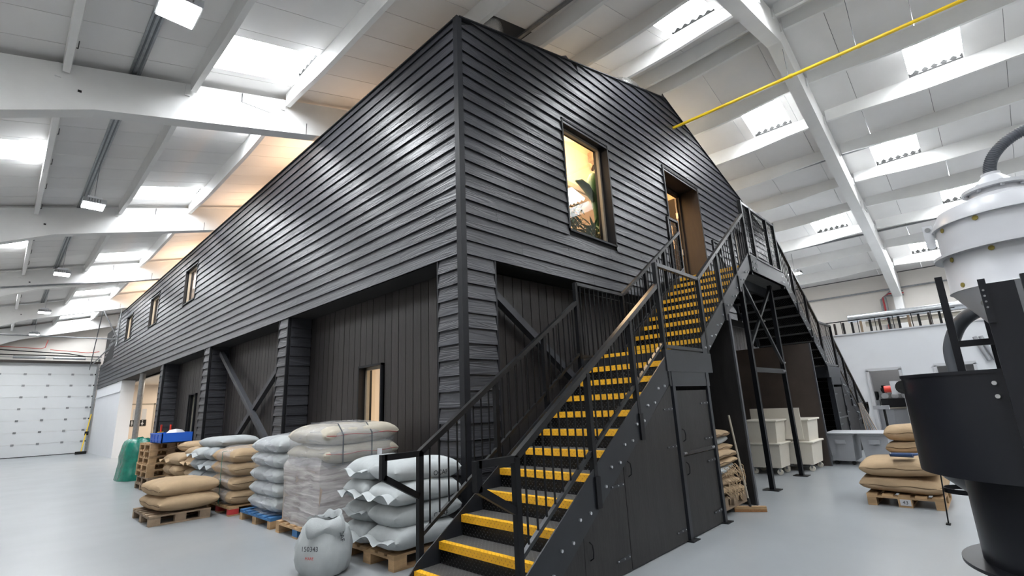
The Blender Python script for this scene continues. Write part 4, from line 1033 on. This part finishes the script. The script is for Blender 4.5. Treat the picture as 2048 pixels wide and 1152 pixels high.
# empty pallet stack
for k in range(7):
    pallet(-1.32 + random.uniform(-.02, .02), 9.32 + random.uniform(-.02, .02), .8, 1.2, z=.146 * k, m='wood' if k > 1 else 'oldwood', lab='empty wooden pallet, number %s from the floor in the pallet stack' % ['one', 'two', 'three', 'four', 'five', 'six', 'seven'][k], grp='stacked empty pallets')
t = thing('crate', (-.9, 9.4, 1.03), 'blue plastic crate on top of the empty pallet stack', 'crate')
b = MB(); X0, X1, Ya, Yb, Za, Zb = -1.25, -.65, 8.72, 9.85, 1.03, 1.24
b.box(X0, X1, Ya, Yb, Za, Za + .015); b.box(X0, X0 + .02, Ya, Yb, Za, Zb); b.box(X1 - .02, X1, Ya, Yb, Za, Zb); b.box(X0, X1, Ya, Ya + .02, Za, Zb); b.box(X0, X1, Yb - .02, Yb, Za, Zb); b.build('crate_body', M['blue'], t)
b = MB(); b.box(X0 - .012, X0, Ya, Yb, Zb - .03, Zb); b.box(X0 - .012, X0, Ya, Yb, Za + .06, Za + .075)
for k in range(4): b.box(X0 - .010, X0, Ya + .05 + .3 * k, Ya + .065 + .3 * k, Za, Zb)
b.build('crate_rib', M['blue'], t)
t = thing('paper_bundle', (-.9, 8.55, 1.24), 'crumpled white paper on the blue crate', 'paper')
b = MB(); b.lathe([(.02, 1.05), (.14, 1.1), (.18, 1.24), (.12, 1.30), (.01, 1.32)], (-.95, 8.95), 11); b.build('paper', M['hopper'], t)
for k, (y, c, l) in enumerate(((9.9, 'red', 'red handled trolley grip standing left of the blue crate'), (9.0, 'red', 'short red handle standing in the blue crate'))):
    t = thing('tool_handle', (-1.1, y, 1.04), l, 'handle'); MB().tube([(-1.05, y, 1.05), (-1.05, y, 1.42)], .02, 8).build('grip', M[c], t)
    if k == 0: MB().box(-1.1, -1.0, y - .03, y + .09, 1.05, 1.26).build('bracket', M['yellow'], t)
# green wrapped bundle
t = thing('green_bundle', (-1.0, 12.9, 0), 'tall bundle wrapped in green plastic left of the pallet stack', 'bundle')
wrap_shell('green_wrap', -.95, 12.85, 0, [(0, .42, .62), (.12, .40, .62), (.3, .39, .58), (.45, .37, .54), (.6, .38, .56), (.75, .36, .52), (.9, .34, .50), (1.0, .30, .44), (1.06, .2, .3)], t, 'green', seed=4)
b = MB()
for k in range(4): b.tube([(-1.0 + .05 * k, 12.6 + .12 * k, 1.02), (-1.02 + .05 * k, 12.62 + .12 * k, 1.10)], [.05, .02], 8)
b.build('tied_ear', M['green'], t)

# ------------------------------------------------------------------ far left: sectional door, lobby
d = struct('door_2', (-2, 32.3, 0), 'white sectional overhead door')
zs = [0.03 + .605 * k for k in range(9)]
for k in range(8):
    b = MB(); b.box(-4.45, -.12, 32.25, 32.31, zs[k] + .004, zs[k + 1] - .004); b.build('door_section', M['shutter'], d)
b = MB()
for k in range(1, 8):
    for x in (-3.9, -2.95, -2.0, -1.05, -.25): b.cbox((x - .06, 32.235, zs[k]), (.12, .03, .10))
b.build('door_hinge', M['galv'], d)
MB().box(-4.45, -.12, 32.24, 32.3, 0, .035).build('bottom_seal', M['dark'], d)
b = MB(); b.box(-.13, -.03, 32.0, 32.3, 0, 5.1); b.box(-4.6, -4.46, 32.0, 32.3, 0, 5.1); b.build('door_track', M['galv'], d)
b = MB()
for k in range(1, 8): b.cbox((-.12, 32.1, zs[k]), (.12, .05, .07))
b.build('track_roller', M['dark'], d)
MB().box(-4.6, .0, 31.95, 32.3, 4.86, 4.98).build('lintel', M['brown'], d)
b = MB(); b.tube([(-4.5, 31.9, 5.12), (-.05, 31.9, 5.12)], .02, 8); b.build('spring_shaft', M['galv'], d)
b = MB(); b.tube([(-3.6, 31.9, 5.12), (-2.35, 31.9, 5.12)], .07, 12); b.tube([(-2.05, 31.9, 5.12), (-.7, 31.9, 5.12)], .07, 12); b.build('torsion_spring', M['galv'], d)
b = MB(); b.box(-4.6, -.02, 31.88, 31.95, 5.22, 5.27); b.build('track_rail', M['dark'], d)
t = thing('red_cable', (-2, 32.4, 5.6), 'thin red cable along the wall above the sectional door', 'cable')
b = MB(); b.tube([(-4.6, 32.42, 5.72), (-2.6, 32.42, 5.66), (-2.42, 32.42, 5.72), (-2.35, 32.42, 6.15)], .018, 6); b.tube([(-2.2, 32.42, 5.62), (-.6, 32.42, 5.52), (-.1, 32.42, 5.6)], .018, 6); b.build('cable_run', M['redink'], t)
t = thing('black_cable', (-2, 32.3, 5.5), 'sagging black cable just above the sectional door', 'cable')
MB().tube([(-4.6, 32.35, 5.55), (-3, 32.35, 5.48), (-1.4, 32.35, 5.42), (-.6, 32.35, 5.28), (-.1, 32.35, 5.3)], .03, 6).build('cable_run', M['dark'], t)
t = thing('pipe_frame', (0, 26.8, 5.6), 'galvanised pipe frame bracing the far top corner of the cabin', 'pipe frame')
b = MB(); b.tube([(-4.6, 26.9, 5.6), (.0, 26.7, 5.63)], .03, 8); b.tube([(-.06, 26.7, 7.2), (-.06, 26.7, 5.3)], .025, 8); b.tube([(-.75, 26.9, 7.1), (-.06, 26.7, 5.65)], .03, 8); b.tube([(-.06, 26.7, 5.6), (-.5, 30.5, 4.7)], .03, 8); b.tube([(-.72, 27.3, 7.2), (-.6, 30.5, 4.4)], .022, 8); b.build('galvanised_pipe', M['galv'], t)
t = thing('rafter_conduit', (-2, 18.3, 6.4), 'galvanised conduit strapped along the third white rafter', 'conduit')
MB().tube([(-4.31, 18.33, 6.03), (-.04, 18.33, 6.97)], .03, 8).build('conduit', M['galv'], t)
# white pier, column and lobby behind
MB().box(.0, .5, 24.06, 31.9, 0, ZB - .005).build('wall_lobby_pier', M['partition'], kind='structure')
MB().box(-.03, .52, 24.03, 31.9, 2.9, 2.96).build('trim_9', M['partition'], kind='structure')
t = thing('steel_column', (.12, 20.0, 0), 'bare steel column holding up the cabin edge in front of the toilet door', 'column')
MB().tube([(.1, 20.02, 0), (.1, 20.02, ZB)], .10, 16).build('column_shaft', M['galv'], t)
MB().box(-.08, .28, 19.85, 20.2, 0, .015).build('base_plate', M['galv'], t)
lb = struct('wall_lobby', (0, 24, 0)); b = MB(); b.box(.5, 6.0, 26.0, 26.1, 0, ZB); b.box(5.9, 6.0, 16.3, 26.0, 0, ZB); b.build('inner_wall', M['doorcream'], lb)
MB().box(.5, 6, 16.3, 26, ZB - .1, ZB - .06).build('inner_ceiling', M['doorcream'], lb)
d = struct('door_3', (.54, 26, 0)); 
MB().box(.56, 1.68, 25.95, 26.0, 0, 2.34).build('door_leaf', M['doorcream'], d)
b = MB(); b.box(.50, .56, 25.93, 26.0, 0, 2.40); b.box(1.68, 1.74, 25.93, 26.0, 0, 2.40); b.box(.5, 1.74, 25.93, 26.0, 2.34, 2.40); b.build('door_frame', M['frame'], d)
b = MB(); b.box(.86, 1.04, 25.94, 25.955, 1.62, 2.14); b.box(1.22, 1.40, 25.94, 25.955, 1.62, 2.14); b.build('door_glazing', M['hopper'], d)
MB().box(.62, .70, 25.90, 25.95, 1.02, 1.06).build('door_handle', M['dark'], d)
for k, xx in enumerate((.86, 1.28)):
    t = thing('toilet_sign', (xx, 25.93, 1.5), ('black square toilet sign with a white figure, left one on the lobby door', 'black square sign with white skirted figure, right one on the lobby door')[k], 'sign')
    MB().box(xx - .15, xx + .15, 25.925, 25.94, 1.32, 1.62).build('plate', M['dark'], t)
    b = MB(); b.lathe([(.028, 0), (.028, .004)], (0, 0), 12); b.v = [Vector((xx + v.x, 25.922 - v.z, 1.565 + v.y)) for v in b.v]
    if k: b.poly([(xx, 1.53), (xx + .06, 1.42), (xx - .06, 1.42)], 1, 25.918, 25.922)
    else: b.box(xx - .035, xx + .035, 25.918, 25.922, 1.42, 1.53)
    b.box(xx - .025, xx - .008, 25.918, 25.922, 1.35, 1.42); b.box(xx + .008, xx + .025, 25.918, 25.922, 1.35, 1.42); b.build('figure', M['hopper'], t, smooth=False)
t = thing('yellow_broom', (-.22, 31.2, 0), 'yellow handled broom leaning by the sectional door', 'broom')
MB().tube([(-.42, 30.6, .1), (-.10, 31.8, 2.05)], .025, 8).build('handle', M['yellow'], t); MB().cbox((-.42, 30.6, .08), (.45, .12, .14)).build('broom_head', M['dark'], t); MB().cbox((-.24, 31.2, 1.05), (.16, .1, .2)).build('grip', M['dark'], t)

# ------------------------------------------------------------------ under-stair things
t = thing('broom', (3.2, -1.93, 0), 'wide wooden broom leaning against the black board wall', 'broom')
b = MB(); b.bar((3.12, -1.76, .05), (3.32, -2.10, .05), .06, .035); b.build('broom_head', M['wood'], t)
b = MB(); b.bar((3.12, -1.76, .018), (3.32, -2.10, .018), .06, .034); b.build('bristles', M['bristle'], t)
MB().tube([(3.22, -1.93, .08), (3.30, -1.86, .9), (3.42, -1.75, 1.22)][::2], .014, 10).build('handle', M['frame'], t)
MB().tube([(3.21, -1.94, .06), (3.235, -1.92, .16)], .02, 8).build('socket', M['dark'], t)
pallet(2.72, -1.80, .8, .75, z=.07, m='oldwood', lab='small dark wheeled pallet under the folded sacks below the stairs')
t = thing('dolly_wheels', (3.0, -1.5, 0), 'grey castor wheels under the folded sack pallet', 'castors')
for X in (2.80, 3.42):
    for Y in (-1.72, -1.2):
        MB().tube([(X, Y - .02, .045), (X, Y + .02, .045)], .045, 14).build('castor', M['galv'], t)
kinds = ['jute', 'jute2', 'jute', 'grey', 'jute', 'jute2', 'jute', 'grey', 'jute2']
z = .22
for k in range(9):
    h = .13 if k % 2 else .105
    sack(3.10 + random.uniform(-.04, .04), -1.46 + random.uniform(-.05, .05), z, .78 - .012 * k, .70 - .02 * k, h, kinds[k], random.uniform(-.15, .15), 'folded empty %s sack, %s from the bottom of the pile under the stairs' % ('grey' if kinds[k] == 'grey' else 'tan', ['first', 'second', 'third', 'fourth', 'fifth', 'sixth', 'seventh', 'eighth', 'ninth'][k]), 'folded sacks under the stairs', seed=k, ears=2)
    z += h * .76
b = MB()
for k in range(90):
    a = random.uniform(-2.8, -.2); X = 3.0 + random.uniform(-.3, .35); Y = -1.84; Z = random.uniform(.25, .62)
    p = Vector((X, Y, Z)); b.tube([p, p + Vector((random.uniform(-.04, .04), -.04, -.03)), p + Vector((random.uniform(-.06, .06), -.05, -random.uniform(.06, .14)))], [.005, .004, .002], 4)
o = b.build('frayed_threads', M['jute2']); o['kind'] = 'stuff'; o['label'] = 'frayed jute threads hanging from the folded sacks under the stairs'; o['category'] = 'threads'
# stacked plastic bins
def bin_(x0, y0, w, dpt, z, h, lab, m='poly', wheels=True, grp='cream plastic bins'):
    t = thing('storage_bin', (x0, y0, z), lab, 'bin', grp); e = .035
    b = MB(); b.add([(x0 + e, y0 + e, z), (x0 + w - e, y0 + e, z), (x0 + w - e, y0 + dpt - e, z), (x0 + e, y0 + dpt - e, z), (x0, y0, z + h), (x0 + w, y0, z + h), (x0 + w, y0 + dpt, z + h), (x0, y0 + dpt, z + h)],
                    [(0, 3, 2, 1), (0, 1, 5, 4), (1, 2, 6, 5), (2, 3, 7, 6), (3, 0, 4, 7)]); o = b.build('bin_body', M[m], t)
    b = MB(); r_ = .035; b.box(x0 - r_, x0 + w + r_, y0 - r_, y0 + dpt + r_, z + h - .035, z + h); o = b.build('rim', M[m], t)
    bv = o.modifiers.new('bevel', 'BEVEL'); bv.width = .03; bv.segments = 3
    if wheels:
        for X in (x0 + .09, x0 + w - .09):
            for Y in (y0 + .08, y0 + dpt - .08):
                MB().tube([(X - .018, Y, .055), (X + .018, Y, .055)], .05, 16).build('castor', M['poly'], t)
                MB().box(X - .025, X + .025, Y - .012, Y + .012, .06, .13).build('castor_fork', M['galv'], t)
    return t
bin_(6.45, -1.45, .62, .60, .13, .45, 'cream wheeled bin, bottom of the left stack under the landing')
bin_(6.47, -1.44, .60, .58, .56, .44, 'cream bin, top of the left stack under the landing', wheels=False)
bin_(7.16, -1.82, .80, .60, .13, .43, 'cream wheeled bin, bottom of the right stack under the landing')
bin_(7.18, -1.81, .78, .58, .54, .44, 'cream bin, top of the right stack under the landing', wheels=False)
t = thing('plastic_sheet', (7.1, -1.2, 1.0), 'upright cream plastic panel standing behind the stacked bins', 'panel'); MB().box(7.09, 7.11, -1.72, -.80, .60, 1.2).build('sheet', M['poly'], t)
for k, y in enumerate((-2.28, -2.86)):
    t = bin_(8.42, y, .8, .46, .08, .54, ('grey wheeled bin nearest the board wall, white lid sheet on top', 'grey wheeled bin right of its twin, next to the tan sacks')[k], 'polygrey', False, 'grey bins beside the board wall')
    MB().box(8.385, 8.42, y + .14, y + .32, .42, .50).build('handle', M['polygrey'], t)
    for Y in (y + .08, y + .38): MB().tube([(8.5, Y, .04), (8.54, Y, .04)], .04, 12).build('castor', M['dark'], t)
t = thing('lid_sheet', (8.8, -2.3, .63), 'thin white sheet lying over both grey bins', 'sheet'); MB().box(8.36, 9.3, -2.92, -1.78, .622, .634).build('sheet', M['hopper'], t)
# right pallet with big tan sacks
pallet(4.40, -3.84, 1.0, .8, lab='wooden pallet under the big tan sacks on the right', m='wood', blk={(0, 1): 'wood'})
o = MB().box(4.392, 4.40, -3.50, -3.39, .025, .098).build('pallet_label', M['hopper']); o['category'] = 'label'; o['label'] = 'white paper label reading 43 on the middle block of the right pallet'
text('43', .06, o, (4.390, -3.445, .062), (math.radians(90), 0, math.radians(-90)), 'ink', 'printed_number')
sack(4.90, -3.42, .144, .90, .98, .22, 'jute', -math.pi / 2, 'lower big tan sack lying across the right pallet', 'big tan sacks on the right pallet', ears=False)
sack(4.90, -3.43, .345, .88, .98, .25, 'jute', -math.pi / 2 + .03, 'upper big tan sack with the blue scoop on it', 'big tan sacks on the right pallet', ears=False, seed=3)
sack(5.35, -3.62, .575, .72, .60, .20, 'jute', -math.pi / 2, 'tan sack at the back of the right pallet, lower of two', 'small tan sacks behind', ears=False)
sack(5.35, -3.62, .755, .72, .60, .24, 'jute', -math.pi / 2 + .05, 'tan sack at the back of the right pallet, topmost', 'small tan sacks behind', ears=False)
t = thing('scoop', (4.45, -3.5, .58), 'dark blue plastic scoop lying on the big tan sack', 'scoop')
b = MB(); vs = []
for i in range(9):
    a = math.pi * i / 8
    for u, rr in ((0, .09), (.24, .10)): vs.append((4.55 + .02 * u, -3.38 - u, .60 + rr * .55 * (1 - math.sin(a)) - .02)) if False else vs.append((4.50 + rr * math.cos(a), -3.38 - u, .625 - rr * .5 * math.sin(a) + .03))
b.add(vs, [(2 * i, 2 * i + 1, 2 * i + 3, 2 * i + 2) for i in range(8)] + [[1, 3, 5, 7, 9, 11, 13, 15, 17]]); b.build('bowl', M['darkblue'], t, smooth=False)
MB().tube([(4.50, -3.60, .64), (4.50, -3.74, .66)], .016, 8).build('handle', M['darkblue'], t)

# ------------------------------------------------------------------ right: partition with doors, wall details
pw = struct('wall_partition', (14.5, -4, 0), 'low white partition in front of the right wall')
DH = [(-2.72, -1.86, 0, 2.03), (-4.35, -3.45, 0, 2.05)]
b = MB(); cuts = [(-9.5, -4.35, 0), (-4.35, -3.45, 2.05), (-3.45, -2.72, 0), (-2.72, -1.86, 2.03), (-1.86, 1.8, 0)]
for a, c, z in cuts: b.box(14.5, 14.62, a, c, z, 3.17)
b.build('partition_panel', M['partition'], pw)
MB().box(14.46, 14.66, -9.5, 1.8, 3.17, 3.21).build('coping', M['hopper'], pw)
for i, (a, c, z0, z1) in enumerate(DH):
    d = struct('door_%d' % (4 + i), (14.5, a, 0)); b = MB(); b.box(14.44, 14.66, a, a + .07, 0, z1); b.box(14.44, 14.66, c - .07, c, 0, z1); b.box(14.44, 14.66, a, c, z1 - .02, z1 + .06); b.build('door_architrave', M['hopper'], d)
b = MB(); b.box(16.9, 17.0, -9.5, 1.8, 0, 3.1); b.box(14.62, 16.9, -3.2, -3.1, 0, 3.1); b.build('inner_wall', M['polygrey'], pw)
MB().box(14.62, 17.0, -9.5, 1.8, 3.05, 3.1).build('inner_ceiling', M['partition'], pw)
t = thing('counter_unit', (15.4, -2.3, 0), 'grey cupboard with a worktop inside the lit doorway', 'cabinet')
MB().box(15.1, 15.7, -3.05, -1.5, 0, .88).build('cabinet_body', M['polygrey'], t); MB().box(15.05, 15.72, -3.08, -1.48, .88, .92).build('worktop', M['frame'], t)
for y in (-3.0, -2.25): MB().box(15.085, 15.1, y, y + .72, .06, .85).build('cabinet_door', M['polygrey'], t)
t = thing('grinder_bank', (15.35, -2.3, .92), 'black bench machine with a row of four round hoppers on the counter', 'coffee machine')
MB().box(15.15, 15.5, -2.98, -1.98, .93, 1.18).build('machine_body', M['machine'], t); MB().box(15.2, 15.5, -2.98, -1.98, 1.18, 1.34).build('hopper_shelf', M['galv'], t)
for k in range(4):
    y = -2.85 + .25 * k; MB().lathe([(.05, 1.34), (.09, 1.42), (.09, 1.5)], (15.3, y), 14).build('bean_hopper', M['machine'], t); MB().tube([(15.19, y, 1.26), (15.21, y, 1.26)], .09, 16).build('dial', M['hopper'], t); MB().box(15.24, 15.36, y - .05, y + .05, 1.5, 1.58).build('hopper_lid', M['dark'], t)
t = thing('bench_grinder', (15.3, -1.8, .92), 'small grey coffee grinder left of the hopper machine', 'grinder')
MB().box(15.18, 15.38, -1.94, -1.76, .92, 1.14).build('body', M['polygrey'], t); MB().lathe([(.06, 1.14), (.1, 1.26), (.1, 1.4), (.05, 1.42)], (15.28, -1.85), 14).build('hopper', M['machine'], t)
t = thing('bar_scale', (12.9, -2.6, 0), 'slim black floor stand with a grey display head before the doorway', 'scale')
MB().tube([(12.6, -2.35, 0), (12.6, -2.35, .95)], .03, 8).build('stand', M['dark'], t); MB().cbox((12.6, -2.3, 1.0), (.16, .34, .10)).build('display_head', M['polygrey'], t); MB().box(12.4, 12.9, -2.6, -2.1, 0, .05).build('foot_plate', M['dark'], t)
t = thing('strapping_bundle', (11.9, -2.0, 0), 'bundle of copper and steel poles leaning on the far stair end', 'poles')
for k in range(7): MB().tube([(11.9 + .04 * k, -2.0 - .05 * k, 0), (11.75, -1.95 - .01 * k, 1.15)], .014, 6).build('pole', M['bolt' if k % 2 else 'cardboard'], t)
# mezzanine guard and leaning frames above the partition
for k in range(13):
    y = -1.2 - .24 * k; m_ = ['brown', 'dark', 'dark', 'oldwood', 'dark'][k % 5]
    t = bpy.data.objects.new('leaning_frame', MB().box(14.95, 15.0, y - .03, y + .03, 3.21, 3.62).mesh('leaning_frame')); t.data.materials.append(M[m_]); COL.objects.link(t)
    t['category'] = 'frame'; t['label'] = ['first', 'second', 'third', 'fourth', 'fifth', 'sixth', 'seventh', 'eighth', 'ninth', 'tenth', 'eleventh', 'twelfth', 'thirteenth'][k] + ' upright frame from the stair end in the row above the white partition'; t['group'] = 'upright frames above the partition'
t = thing('mezzanine_rail', (15.2, -2.4, 3.21), 'thin black guard rail above the white partition', 'railing'); b = MB(); b.bar((14.9, -.9, 3.66), (14.9, -4.2, 3.66), .03, .03); b.build('top_rail', M['black'], t)
for k in range(8): MB().bar((14.9, -.95 - .45 * k, 3.21), (14.9, -.95 - .45 * k, 3.66), .02, .02).build('upright', M['black'], t)
t = thing('ventilation_duct', (16.5, -4, 3.9), 'long shiny spiral duct above the white partition', 'duct')
MB().tube([(16.0, -1.45, 3.83), (16.0, -9, 3.83)], .13, 20).build('duct_tube', M['galv'], t)
for y in (-1.5, -2.9, -4.3): MB().tube([(16.0, y - .02, 3.83), (16.0, y + .02, 3.83)], .14, 20).build('duct_collar', M['galv'], t)
t = thing('cardboard_tube', (16.1, -4, 3.62), 'tan cardboard tube lying under the shiny duct', 'tube'); MB().tube([(16.1, -1.9, 3.60), (16.1, -9, 3.60)], .08, 16).build('tube', M['frame'], t)
for k, (x, y, z, lab) in enumerate(((20.45, -2.2, 5.35, 'grey conduit run along the right wall below the eaves'), (20.3, -2.2, 5.95, 'thin pipe run along the right wall just under the roof'))):
    t = thing('wall_conduit', (x, 0, z), lab, 'conduit'); MB().tube([(x, -12, z), (x, 31, z)], (.035, .02)[k], 8).build('conduit', M['galv' if k == 0 else 'seam'], t)
t = thing('down_pipes', (20.4, -2.2, 4), 'three bent pipes dropping beside the white column on the right wall', 'pipes')
for k in range(3): MB().tube([(20.4, -2.75, 5.2 - .08 * k), (20.4, -2.35 + .08 * k, 5.25 - .08 * k), (20.4, -2.15 + .08 * k, 5.1 - .06 * k), (20.4, -2.15 + .08 * k, 3.3)], .03, 8).build('pipe', M[['galv', 'redstitch', 'galv'][k]], t)
t = thing('grey_tubes', (14.3, -5.0, 2.1), 'pair of grey plastic tubes leaning behind the black machine posts', 'tubes')
for k in range(2): MB().tube([(14.42, -4.45 - .12 * k, 2.75), (14.42, -4.62 - .12 * k, 2.1)], .05, 10).build('tube', M['polygrey'], t)

# ------------------------------------------------------------------ foreground roaster loader
AX, AY = 1.118, -4.829
t = thing('bean_loader', (AX, AY, 0), 'large black drum machine with a round base plate at the right edge', 'machine')
MB().lathe([(.694, .300), (.694, .322)], (AX, AY), 72).build('base_disc', M['machine'], t)
b = MB()
for a in (150, 158, 166, 200, 208): 
    X, Y = AX + .64 * math.cos(math.radians(a - 15)), AY + .64 * math.sin(math.radians(a - 15)); b.lathe([(.013, .322), (.013, .326)], (X, Y), 10)
b.build('bolt_hole', M['dark'], t)
for a in (142, 215, 330, 60):
    X, Y = AX + .58 * math.cos(math.radians(a)), AY + .58 * math.sin(math.radians(a)); MB().tube([(X, Y, 0), (X, Y, .30)], .035, 12).build('leg', M['machine'], t)
MB().lathe([(.58, .322), (.58, .90)], (AX, AY), 72).build('lower_drum', M['machine'], t)
MB().lathe([(.60, .890), (.81, .905), (.81, 1.582), (.80, 1.582), (.80, 1.3), (.3, 1.15), (.05, 1.12)], (AX, AY), 96).build('main_drum', M['machine'], t)
MB().lathe([(.816, 1.562), (.816, 1.584), (.80, 1.584)], (AX, AY), 96, caps=False).build('drum_rim', M['machine'], t)
b = MB(); cx, cy = AX + .42, AY + .42
b.lathe([(.40, .91), (.30, .78), (.16, .66)], (cx, cy), 40); b.build('discharge_cone', M['machine'], t)
b = MB()
va = math.atan2(CAM_P.y - AY, CAM_P.x - AX)
for da, z in ((-.62, 1.50), (-.60, 1.42)):
    a = va + (-.30 if True else 0) ; X, Y = AX + .81 * math.cos(a), AY + .81 * math.sin(a)
    b.tube([(X, Y, z), (X + .012 * math.cos(a), Y + .012 * math.sin(a), z)], .013, 10)
b.build('bolt', M['bolt'], t)
# switch box on the left of the drum
a = va - 1.35; X, Y = AX + .84 * math.cos(a), AY + .84 * math.sin(a)
MB().cbox((X, Y, 1.50), (.09, .08, .10)).build('switch_box', M['hopper'], t); MB().tube([(X - .02, Y + .04, 1.49), (X - .02, Y + .085, 1.49)], .026, 12).build('stop_button', M['red'], t)
MB().tube([(X - .05, Y - .04, 1.5), (X - .075, Y - .04, 1.5)], .05, 16).build('motor_cap', M['dark'], t)
# frame posts and hopper
def post(x, y, z0, z1, sx=.075, sy=.05, name='frame_post'): return MB().box(x - sx / 2, x + sx / 2, y - sy / 2, y + sy / 2, z0, z1).build(name, M['machine'], t)
post(1.6, -4.375, 1.2, 2.40, .05, .05); post(1.9, -4.61, 1.2, 2.1, .05, .05); post(.24, -4.665, .0, 2.09, .05, .155); post(.24, -4.85, .0, 2.12, .05, .16)
MB().box(.20, .215, -4.62, -4.585, 1.85, 2.12).build('corner_plate', M['machine'], t)
MB().box(1.58, 1.63, -4.70, -4.38, 1.80, 1.85).build('cross_bar', M['machine'], t)
b = MB()
for k in range(4): b.tube([(.20, -4.60, 2.05 - .035 * k), (.193, -4.60, 2.05 - .035 * k)], .006, 6)
b.build('rivet', M['galv'], t)
h = thing('hopper', (AX, AY, 2.1), 'light grey flanged hopper with a domed lid above the black drum', 'hopper')
MB().lathe([(.09, 1.72), (.39, 2.165)], (AX, AY), 72).build('hopper_cone', M['hopper'], h)
MB().lathe([(.40, 2.165), (.395, 2.172), (.39, 2.425)], (AX, AY), 72).build('lower_shell', M['hopper'], h)
MB().lathe([(.442, 2.425), (.442, 2.445)], (AX, AY), 72).build('flange', M['hopper'], h)
MB().lathe([(.39, 2.445), (.392, 2.66)], (AX, AY), 72).build('upper_shell', M['hopper'], h)
MB().lathe([(.415, 2.66), (.415, 2.672), (.36, 2.78), (.16, 2.86), (.15, 2.90)], (AX, AY), 72).build('lid', M['hopper'], h)
MB().lathe([(.19, 2.90), (.19, 2.925)], (AX, AY), 40).build('lid_flange', M['hopper'], h)
MB().lathe([(.14, 2.925), (.055, 3.02), (.055, 3.04)], (AX, AY), 40).build('nozzle', M['hopper'], h)
for k in range(8):
    b = MB(); a = 2 * math.pi * k / 8 + .2; b.tube([(AX + .165 * math.cos(a), AY + .165 * math.sin(a), 2.885), (AX + .165 * math.cos(a), AY + .165 * math.sin(a), 2.935)], .013, 8); b.build('bolt', M['hopper'], h)
for k, (da, z) in enumerate(((-1.0, 2.635), (-.35, 2.64), (-.95, 2.40), (-.25, 2.405), (-.85, 2.20))):
    a = va + da; rr = .394; X, Y = AX + rr * math.cos(a), AY + rr * math.sin(a)
    b = MB(); b.tube([(X, Y, z), (X + .004 * math.cos(a), Y + .004 * math.sin(a), z)], .018, 9); b.build('sealant_blob', M['rust'], h)
a = va - 1.45; X, Y = AX + .43 * math.cos(a), AY + .43 * math.sin(a)
MB().cbox((X, Y, 2.66), (.03, .06, .15)).build('lifting_lug', M['hopper'], h); MB().tube([(X - .016, Y, 2.70), (X - .020, Y, 2.70)], .018, 12).build('lug_hole', M['galv'], h)
MB().tube([(X - .0, Y, 2.57), (X - .02, Y, 2.57)], .03, 12).build('clamp_wheel', M['hopper'], h)
a = va - .55; X, Y = AX + .30 * math.cos(a), AY + .30 * math.sin(a); MB().tube([(X, Y, 2.06), (X + .10 * math.cos(a), Y + .10 * math.sin(a), 2.04)], .022, 10).build('side_port', M['galv'], h)
# ribbed hose from the lid
pts = []; rad = []
for k in range(90):
    u = k / 89; ang_ = u * math.pi * .62
    pts.append((AX + .05 * u, AY - .36 * (1 - math.cos(ang_)), 3.03 + .30 * math.sin(ang_))); rad.append(.040 if k % 2 else .033)
g = thing('ribbed_hose', (AX, AY, 3.03), 'grey ribbed hose curving out of the hopper lid', 'hose'); MB().tube(pts, rad, 16).build('hose', M['hose'], g)
g = thing('suction_hose', (1.8, -4.4, 1.6), 'thick dark hose looping down behind the frame post into the drum', 'hose')
cp_ = [(1.55, -4.78, 1.92), (1.62, -4.66, 2.08), (1.7, -4.54, 2.08), (1.75, -4.43, 2.0), (1.78, -4.35, 1.85), (1.78, -4.33, 1.7), (1.75, -4.35, 1.4)]
def cr_spline(P_, n=8):
    P_ = [Vector(p) for p in P_]; out = []
    for i in range(len(P_) - 1):
        p0 = P_[max(i - 1, 0)]; p1 = P_[i]; p2 = P_[i + 1]; p3 = P_[min(i + 2, len(P_) - 1)]
        for k in range(n):
            u = k / n; out.append(.5 * ((2 * p1) + (p2 - p0) * u + (2 * p0 - 5 * p1 + 4 * p2 - p3) * u * u + (3 * p1 - p0 - 3 * p2 + p3) * u ** 3))
    return out + [P_[-1]]
MB().tube(cr_spline(cp_), .055, 16).build('hose', M['hose'], g)
# small tripod stand behind the drum
g = thing('tripod_stand', (3.75, -4.1, 0), 'black hoop stand on a thin leg between the tan sacks and the drum', 'stand')
b = MB(); n = 40; R1 = .22; vs = []
for k in range(n):
    a = 2 * math.pi * k / n; vs += [(3.78 + R1 * math.cos(a), -4.12 + R1 * math.sin(a), .33), (3.78 + R1 * math.cos(a), -4.12 + R1 * math.sin(a), .38), (3.78 + (R1 - .01) * math.cos(a), -4.12 + (R1 - .01) * math.sin(a), .38), (3.78 + (R1 - .01) * math.cos(a), -4.12 + (R1 - .01) * math.sin(a), .33)]
b.add(vs, [(4 * k + q, 4 * ((k + 1) % n) + q, 4 * ((k + 1) % n) + (q + 1) % 4, 4 * k + (q + 1) % 4) for k in range(n) for q in range(4)]); b.build('hoop', M['black'], g, smooth=True)
for a in (115, 235, 355):
    X, Y = 3.78 + .22 * math.cos(math.radians(a)), -4.12 + .22 * math.sin(math.radians(a)); X2, Y2 = 3.78 + .26 * math.cos(math.radians(a)), -4.12 + .26 * math.sin(math.radians(a))
    b = MB(); b.bar((X2, Y2, 0.0), (X, Y, .62), .03, .012); b.box(X2 - .07, X2 + .02, Y2 - .02, Y2 + .02, 0, .01); b.build('leg', M['black'], g)
